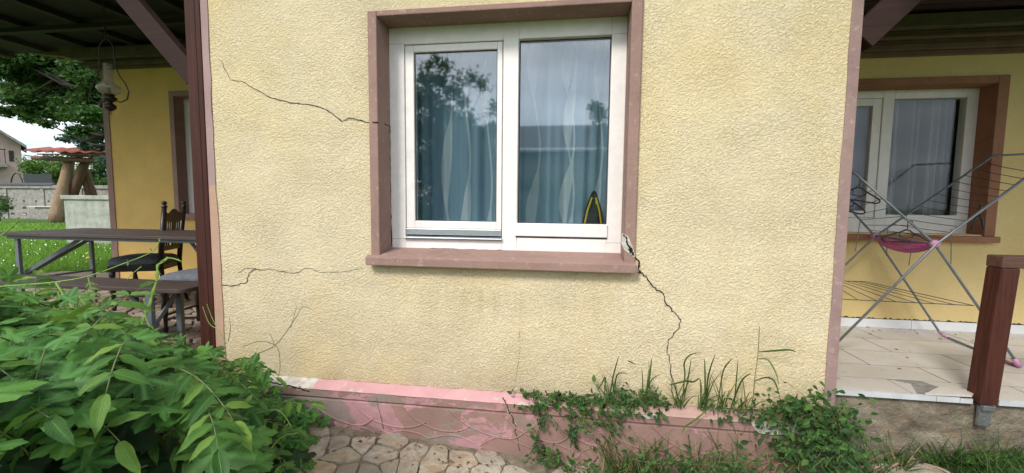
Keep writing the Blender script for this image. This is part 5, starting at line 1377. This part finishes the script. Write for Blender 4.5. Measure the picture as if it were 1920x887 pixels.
# concrete panel fence
Yf = 17.5
p = atY(0, 395, Yf); fz0 = .3; ft = atY(60, 346, Yf).z
fn = thing('concrete_fence', 'long old concrete panel fence with dark tile coping and rows of small pierced openings', 'fence', (-32, Yf, fz0))
fx0, fx1 = atY(-60, 360, Yf).x, atY(330, 360, Yf).x
m = MB(); m.box(fx0, fx1, Yf, Yf+.15, fz0, ft-.22)
x = fx0
while x < fx1: m.box(x, x+.22, Yf-.05, Yf+.2, fz0, ft-.20); x += 2.6
obj('panel', m, M['fence'], fn)
m = MB(); m.box(fx0, fx1, Yf-.09, Yf+.25, ft-.2195, ft-.03); obj('coping', m, M['fence'], fn, bevel=.01)
m = MB(); x = fx0
while x < atY(100, 350, Yf).x: m.prism([(x, Yf-.16, ft-.03), (x, Yf+.06, ft+.10), (x, Yf+.3, ft-.03)], (.27, 0, 0)); x += .29
obj('tile_coping', m, M['darkroof'], fn)
m = MB(); x = fx0+.5; rr = random.Random(3)
zz = (ft-fz0)
while x < fx1-.6:
    for fr_, (w2, h2) in ((.62, (.18, .10)), (.40, (.30, .13)), (.20, (.30, .12))):
        z = fz0+zz*fr_*.86; P = [(x-w2/2, Yf-.0035, z-h2/2), (x+w2/2, Yf-.0035, z-h2/2), (x+w2*.35, Yf-.0035, z+h2/2), (x-w2*.35, Yf-.0035, z+h2/2)]; m.prism(P, (0, .003, 0))
    x += .86
obj('pierced_opening', m, M['rubber'], fn)
m = MB(); x = fx0+.5
while x < fx1-.6: m.box(x-.1, x+.1, Yf-.03, Yf-.004, fz0+zz*.14, fz0+zz*.17); x += 1.72
obj('opening_lip', m, M['cement'], fn)
# log shelter
Yg = 11.5; g0 = atZ(95, 415, .42); Yg = g0.y
sh_ = thing('log_shelter', 'garden shelter of leaning bare logs under a small red tiled roof', 'shelter', g0)
def logp(name, a, b, r0, r1, Y0, Y1, mat='log'):
    A, B = atY(*a, Y0), atY(*b, Y1); A.z = max(A.z, .38); n = 7; P = []; rr = random.Random(int(a[0]))
    for i in range(n+1): t = i/n; P.append(A.lerp(B, t)+Vector((rr.gauss(0, .015), 0, 0)))
    m = MB(); m.tube(P, [r0+(r1-r0)*i/n+rr.uniform(-.01, .01) for i in range(n+1)], 14); return obj(name, m, M[mat], sh_, smooth=True)
S_ = (g0-CAM).length/CF
logp('log_leg', (104, 420), (131, 300), S_*7.5, S_*5, Yg, Yg+.5)
logp('log_leg', (135, 372), (160, 303), S_*5, S_*4.5, Yg+.6, Yg+.6, 'log2')
logp('log_leg', (178, 372), (158, 310), S_*3.4, S_*3.4, Yg+1.2, Yg+.7, 'log2')
logp('log_leg', (168, 372), (152, 318), S_*3, S_*3, Yg+1.0, Yg+.7, 'log2')
m = MB()
A, B = atY(62, 296, Yg+.1), atY(215, 303, Yg+.1); m.tube([A, A.lerp(B, .5), B], [S_*2.6, S_*3, S_*3], 12); obj('beam', m, M['log2'], sh_, smooth=True)
m = MB(); A, B = atY(70, 289, Yg-.3), atY(215, 290, Yg-.3); m.bar(A, B, .05, .05); A, B = atY(45, 291, Yg+.5), atY(110, 300, Yg+.5); m.bar(A, B, .05, .05); m.bar(atY(90, 300, Yg), atY(150, 296, Yg+.8), .1, .1); obj('batten', m, M['log2'], sh_)
m = MB(); rA, rB = atY(45, 284, Yg-.5), atY(225, 287, Yg-.5); n = 34; rr = random.Random(6)
prev = None; V = []; F = []
for i in range(n+1):
    t = i/n; c = rA.lerp(rB, t); dz = .04*math.sin(i*PI/2.3)+rr.uniform(-.02, .02)
    for (dy, hz_) in ((0, 0), (0, .07), (.9, .30), (1.9, .0), (1.9, -.07), (.9, .22)): V.append((c.x, c.y+dy, c.z+hz_+dz))
for i in range(n):
    for k in range(6): F.append((i*6+k, i*6+(k+1) % 6, (i+1)*6+(k+1) % 6, (i+1)*6+k))
F += [tuple(range(6)), tuple(n*6+5-k for k in range(6))]
m.add(V, F); obj('tile_roof', m, M['rooftile'], sh_)
# small plank table by the fence
pb = atY(78, 386, Yg+2.5); bt = thing('plank_table', 'small weathered plank seat by the concrete fence beside the log shelter', 'table', (pb.x, pb.y, .4))
a_, b_ = atY(56, 386, Yg+2.5), atY(100, 385, Yg+2.5); m = MB(); m.box(a_.x, b_.x+.3, Yg+2.4, Yg+2.9, a_.z-.06, a_.z); obj('board', m, M['cement'], bt)
m = MB(); m.box(a_.x+.35, b_.x+.1, Yg+2.5, Yg+2.8, .35, a_.z-.061); obj('base', m, M['fence'], bt)
# neighbour house, its gable wall turned towards us
DN = 34.0
cr = atD(41, 300, DN); rd = Vector((cr.x-CAM.x, cr.y-CAM.y, 0)).normalized(); ud = Vector((-rd.y, rd.x, 0)); ud = ud if ud.x > 0 else -ud
nb = thing('neighbour_house', 'faded pink two storey house with balcony beyond the fence at the far left', 'house', (cr.x, cr.y, .3))
def onN(px, py, off=0): return atPlane(px, py, Vector((cr.x, cr.y, 0))-rd*off, rd)
def slab(mb, P, d): mb.prism(P, rd*d)
ez = onN(41, 272).z; L9 = 11
m = MB(); a_ = Vector((cr.x, cr.y, .2)); b_ = a_-ud*L9; e0, e1 = onN(50, 279), onN(-60, 214)
slope = (e1.z-e0.z)/((e0-e1).dot(ud)); top = e0.z+slope*L9
slab(m, [a_, a_+Vector((0, 0, ez-.2)), b_+Vector((0, 0, ez-.2+slope*L9)), b_], 7); obj('wall', m, M['pinkwall'], nb)
m = MB(); r0_ = e0-rd*.9; r1_ = r0_-ud*(L9+1)+Vector((0, 0, slope*(L9+1)))
slab(m, [r0_, r1_, r1_+Vector((0, 0, .16)), r0_+Vector((0, 0, .16))], 6); obj('roof', m, M['darkroof'], nb)
m = MB(); slab(m, [r0_-rd*.02+Vector((0, 0, -.02)), r1_-rd*.02+Vector((0, 0, -.02)), r1_-rd*.02+Vector((0, 0, .2)), r0_-rd*.02+Vector((0, 0, .2))], .02); obj('barge_board', m, M['fence'], nb)
bq0, bq1 = onN(13, 306, 1), onN(-60, 306, 1); zr_ = onN(10, 281, 1).z
m = MB(); slab(m, [bq0, bq1, bq1-Vector((0, 0, .3)), bq0-Vector((0, 0, .3))], .99); bal = obj('balcony', m, M['fence'], nb)
m = MB(); q = bq0.copy(); h_ = zr_-bq0.z
for k in range(26):
    w__ = .16 if k in (1, 9, 17) else .045; p_ = bq0-ud*(.28*k+.05); slab(m, [p_, p_-ud*w__, p_-ud*w__+Vector((0, 0, h_*(1.08 if w__ > .1 else 1))), p_+Vector((0, 0, h_*(1.08 if w__ > .1 else 1)))], .05)
slab(m, [bq0+Vector((0, 0, h_)), bq1+Vector((0, 0, h_)), bq1+Vector((0, 0, h_+.08)), bq0+Vector((0, 0, h_+.08))], .06); obj('railing', m, M['iron'], bal)
m = MB(); u0, u1 = onN(16, 282, .03), onN(27, 303, .03); slab(m, [Vector(u0), Vector((u1.x, u1.y, u0.z)), u1, Vector((u0.x, u0.y, u1.z))], .025); obj('window_shutter', m, M['iron'], nb)
# arch and netting behind the fence
Yk = 20; tr_ = thing('net_enclosure', 'dark netting enclosure with an arched end standing behind the fence', 'enclosure', atY(60, 340, Yk))
A, B = atY(20, 345, Yk), atY(44, 345, Yk); tz_ = atY(32, 325, Yk).z; w2 = (B.x-A.x)/2; m = MB()
m.tube([((A.x+B.x)/2+w2*math.cos(t), Yk, A.z-.3+(tz_-A.z+.3)*math.sin(t)) for t in [PI*k/14 for k in range(15)]], .035, 6); obj('hoop', m, M['iron'], tr_)
m = MB(); C_, D_ = atY(44, 326, Yk), atY(98, 346, Yk); m.box(C_.x, D_.x, Yk, Yk+.03, D_.z-.5, C_.z-.02); obj('net', m, M['net'], tr_)

# trees
def foliage(mb, c, rad, n, s, rr, squash=.7, shell=.5, grow=1.45, dens=2.2, ls=.62):
    c = np.array(c); n = int(n*dens); s = s*ls; rad = np.array(rad)*grow
    d = rng.normal(0, 1, (n, 3)); d /= np.linalg.norm(d, axis=1)[:, None]
    lob = np.array([.75+.55*mnoise.noise(Vector((a[0]*2.2+c[0], a[1]*2.2+c[1], a[2]*2.2))) for a in d])
    q = c+d*rad*((shell+(1-shell)*rng.random(n)**.6)*lob)[:, None]
    nr = rng.normal(0, 1, (n, 3))+np.array([0, 0, .9]); nr /= np.linalg.norm(nr, axis=1)[:, None]
    tp = rng.normal(0, 1, (n, 3)); tp -= nr*(tp*nr).sum(1)[:, None]; tp /= np.linalg.norm(tp, axis=1)[:, None]; sd_ = np.cross(tp, nr)
    h = (s*rng.uniform(.6, 1.35, n))[:, None]
    P = np.stack([q-sd_*.33*h, q-tp*.5*h+nr*.04*h, q+sd_*.33*h, q+tp*.6*h-nr*.08*h], 1).reshape(-1, 3)
    mb.add(P.tolist(), [(4*i, 4*i+1, 4*i+2, 4*i+3) for i in range(n)])
def tree(name, label, cat, base, trunk_top, clumps, s, mat, tr=.18, group=None, seed=1, squash=1, shell=.35):
    rr = random.Random(seed); t = thing(name, label, cat, base, group); m = MB(); b, tp = Vector(base), Vector(trunk_top)
    P = [b.lerp(tp, k/6)+Vector((rr.gauss(0, tr*.25), rr.gauss(0, tr*.25), 0)) for k in range(7)]; m.tube(P, [tr*(1-.7*k/6) for k in range(7)], 10)
    f = MB()
    for (c, rad, n_) in clumps:
        j = rr.randint(3, 6); a = P[j]; c = Vector(c); mid = a.lerp(c, .5)+Vector((0, 0, -.1*(c-a).length)); m.tube([a, mid, c], [tr*.35, tr*.2, tr*.06], 6)
        foliage(f, c, rad, n_, s, rr, shell=shell)
    obj('trunk', m, M['bark'], t, smooth=True); obj('crown', f, M[mat], t); return t
Yt = 8.5
cl = []
rr = random.Random(31)
for (x, y, rx, n_) in ((0, 95, 30, 330), (40, 110, 32, 420), (85, 115, 30, 420), (125, 130, 30, 420), (160, 135, 28, 420), (185, 150, 25, 380), (175, 180, 24, 360), (60, 150, 26, 300), (15, 135, 26, 260), (100, 165, 26, 300), (140, 175, 26, 330), (40, 185, 22, 250), (20, 210, 16, 130), (75, 200, 24, 260), (110, 215, 20, 220), (60, 222, 14, 90), (145, 215, 22, 260), (175, 215, 22, 300), (90, 232, 12, 70), (150, 245, 16, 130), (50, 60, 40, 300), (150, 60, 50, 400), (200, 100, 40, 400), (-40, 100, 40, 200), (-30, 180, 25, 120), (30, 140, 24, 260), (75, 135, 26, 300), (115, 150, 24, 260), (20, 165, 22, 200), (80, 175, 22, 220), (130, 200, 22, 240), (55, 205, 18, 160), (165, 200, 20, 240)):
    D = Yt+rr.uniform(-1.0, 1.2); n_ = int(n_*2.0); rx *= 1.12; c = atY(x, y, D); k = (c-CAM).dot(CFW)/CF; cl.append((c, (rx*k*1.15, rx*k*1.0, rx*k*.55), n_))
tb_ = atY(232, 440, Yt); tb_.z = .38; tt = atY(215, 40, Yt)
tree('walnut_tree', 'large broadleaf tree spreading over the garden behind the left porch', 'tree', tb_, tt, cl, .17, 'treeleaf', .22, seed=3, shell=.1)
cl = []
for (x, y, rx, n_) in ((120, 262, 10, 120), (135, 255, 12, 160), (150, 262, 14, 220), (168, 265, 16, 260), (185, 255, 18, 300), (175, 240, 14, 200), (160, 275, 12, 160), (190, 275, 14, 200), (195, 230, 16, 220), (205, 200, 14, 200), (200, 300, 18, 200)):
    c = atY(x, y, 14+rr.uniform(-.6, .6)); k = (c-CAM).dot(CFW)/CF; cl.append((c, (rx*k*1.1, rx*k, rx*k*.5), n_))
sb_ = atY(214, 420, 14); sb_.z = .3; stt = atY(210, 120, 14)
tree('spruce_tree', 'bluish spruce with drooping boughs just above the red roofed log shelter', 'tree', sb_, stt, cl, .20, 'spruce', .2, seed=4, shell=.1)
lab = ['yellow green bushy tree beyond the fence left of the log shelter', 'bright green shrub between the netting and the thick log', 'green bush behind the leaning logs', 'dark green tree right of the crossed logs', 'broad hedge tree far behind the netting', 'round shrub in front of the fence at the far left']
for i, (spots, D, s_, mt) in enumerate((([(60, 312, 18, 420), (85, 318, 18, 420)], 24, .24, 'hedgeleaf'), ([(108, 325, 14, 420), (105, 338, 12, 300), (118, 312, 12, 300)], 21, .20, 'hedgeleaf'), ([(142, 330, 15, 350), (150, 345, 12, 280)], 22, .2, 'hedgeleaf'), ([(180, 330, 16, 500), (192, 310, 16, 400), (175, 355, 14, 300), (195, 350, 16, 400)], 19, .22, 'treeleaf'), ([(45, 318, 22, 350), (140, 310, 25, 420), (100, 303, 18, 300)], 32, .32, 'hedgeleaf'), ([(-5, 378, 16, 420), (8, 388, 10, 200), (-10, 395, 14, 250)], 14, .12, 'treeleaf'))):
    cl = []
    for (x, y, rx, n_) in spots:
        c = atY(x, y, D+rr.uniform(-.5, .5)); k = (c-CAM).dot(CFW)/CF; cl.append((c, (rx*k*1.1, rx*k, rx*k*.85), n_))
    b = Vector(cl[0][0]); top = Vector(b); b.z = .3; tree('leafy_shrub', lab[i], 'shrub', b, top, cl, s_, mt, .08, seed=10+i, shell=.3)
# distant hills
m = MB(); V = []; F = []
for i in range(60):
    a_ = math.radians(100+i*2.2); R0 = 380; h = 14+7*math.sin(i*.35)+3*math.sin(i*1.1); V += [(R0*math.cos(a_), R0*math.sin(a_), -1), (R0*math.cos(a_)*1.02, R0*math.sin(a_)*1.02, h), (R0*math.cos(a_)*1.3, R0*math.sin(a_)*1.3, -1)]
for i in range(59): F += [(3*i, 3*i+3, 3*i+4, 3*i+1), (3*i+1, 3*i+4, 3*i+5, 3*i+2)]
m.add(V, F); obj('hills', m, simple('far wooded hill', (.16, .22, .26), 1, 0, .15, .03, 0), kind='structure', smooth=True)
# power lines
for i, (a_, b_) in enumerate((((-60, 192), (200, 215)), ((-60, 204), (200, 232)))):
    m = MB(); A, B = atY(*a_, 26), atY(*b_, 30); m.tube([A.lerp(B, t/8)-Vector((0, 0, .5*math.sin(PI*t/8))) for t in range(9)], .018, 5)
    tag(obj('power_line', m, M['iron']), ['upper of the two thin power lines crossing the sky at the left', 'lower of the two thin power lines crossing the sky at the left'][i], 'cable')

# ================================================================== WHAT STANDS BEHIND THE VIEWER (seen in the window glass)
rr = random.Random(44); cl = []
for (x, y, rx, n_) in ((800, 240, 40, 700), (850, 290, 45, 800), (820, 340, 45, 800), (890, 340, 45, 800), (860, 250, 30, 500), (830, 270, 34, 600), (925, 320, 30, 500), (780, 190, 26, 300), (780, 320, 40, 600), (815, 400, 45, 700), (870, 400, 45, 700), (905, 280, 26, 400), (800, 300, 42, 700), (830, 210, 30, 420), (800, 180, 28, 380), (845, 170, 16, 160), (822, 150, 14, 150), (795, 150, 14, 130), (870, 230, 26, 380), (900, 300, 36, 600), (880, 260, 24, 300), (910, 250, 18, 200), (840, 360, 50, 900), (900, 390, 45, 700), (780, 240, 30, 400), (770, 380, 40, 500), (925, 240, 12, 90), (868, 190, 12, 90), (740, 260, 40, 400), (740, 350, 40, 400)):
    c = refl(x, y, 8.5+rr.uniform(-.5, .6)); k = ((Vector((c.x, .34-c.y, c.z))-CAM).dot(CFW))/CF; cl.append((c, (rx*k*1.1, rx*k, rx*k*.9), n_))
for (x, y) in ((820, 112), (835, 125), (862, 150), (885, 148), (905, 160), (925, 205), (800, 125)):
    c = refl(x, y, 8.5); k = .012; cl.append((c, (.26, .26, .28), 60))
bse = refl(830, 400, 8.5); bse.z = 0; tree('garden_tree', 'dark rounded tree reflected in the left window pane', 'tree', bse, refl(830, 240, 8.5), cl, .15, 'treeleaf', .08, seed=9, shell=.0)
rb = thing('opposite_house', 'long low house with grey roof reflected in the right window pane', 'house', (-1, -15, 0))
zr = refl(1060, 218, 15).z; ze = refl(1000, 284, 14).z
m = MB(); m.prism([(-5.6, -13.6, ze-.05), (-5.6, -13.6, ze+.04), (-5.6, -17, zr+.0), (-5.6, -20.4, ze), (-5.6, -20.4, ze-.1)], (9.2, 0, 0)); obj('roof', m, M['darkroof'], rb)
m = MB(); m.box(-5.2, 3.2, -20, -14, -.1, ze-.06); obj('wall', m, M['fence'], rb)
m = MB(); m.tube([(-5.6, -13.55, ze), (3.6, -13.55, ze)], .07, 8); obj('gutter', m, M['white'], rb)
m = MB()
for x in (-3.6, -1.0, 1.4): m.box(x, x+1.0, -13.99, -13.97, 1.0, 2.3)
obj('window', m, M['rubber'], rb)
cl = []
for (x, y, rx, n_) in ((1125, 215, 18, 200), (1115, 200, 12, 100), (1130, 250, 22, 260), (1130, 300, 26, 350), (1120, 360, 30, 400), (1160, 280, 30, 350)):
    c = refl(x, y, 11+rr.uniform(-.3, .3)); k = ((Vector((c.x, .34-c.y, c.z))-CAM).dot(CFW))/CF; cl.append((c, (rx*k, rx*k, rx*k), n_))
bse = refl(1125, 400, 11); bse.z = -.1; tree('garden_tree', 'slender tree reflected at the right edge of the right window pane', 'tree', bse, refl(1125, 240, 11), cl, .15, 'treeleaf', .1, seed=12, shell=.15)
cl = []
for (x, y, rx, n_) in ((985, 345, 24, 350), (1025, 350, 26, 350), (1060, 345, 22, 300), (1090, 380, 24, 300), (960, 390, 30, 300), (1000, 400, 30, 400), (1050, 400, 30, 400)):
    c = refl(x, y, 9.5+rr.uniform(-.3, .3)); k = ((Vector((c.x, .34-c.y, c.z))-CAM).dot(CFW))/CF; cl.append((c, (rx*k*1.1, rx*k, rx*k*.8), n_))
bse = refl(1020, 420, 9.5); bse.z = 0; tree('garden_hedge', 'leafy hedge reflected low in the right window pane', 'hedge', bse, refl(1020, 370, 9.5), cl, .12, 'hedgeleaf', .06, seed=13)
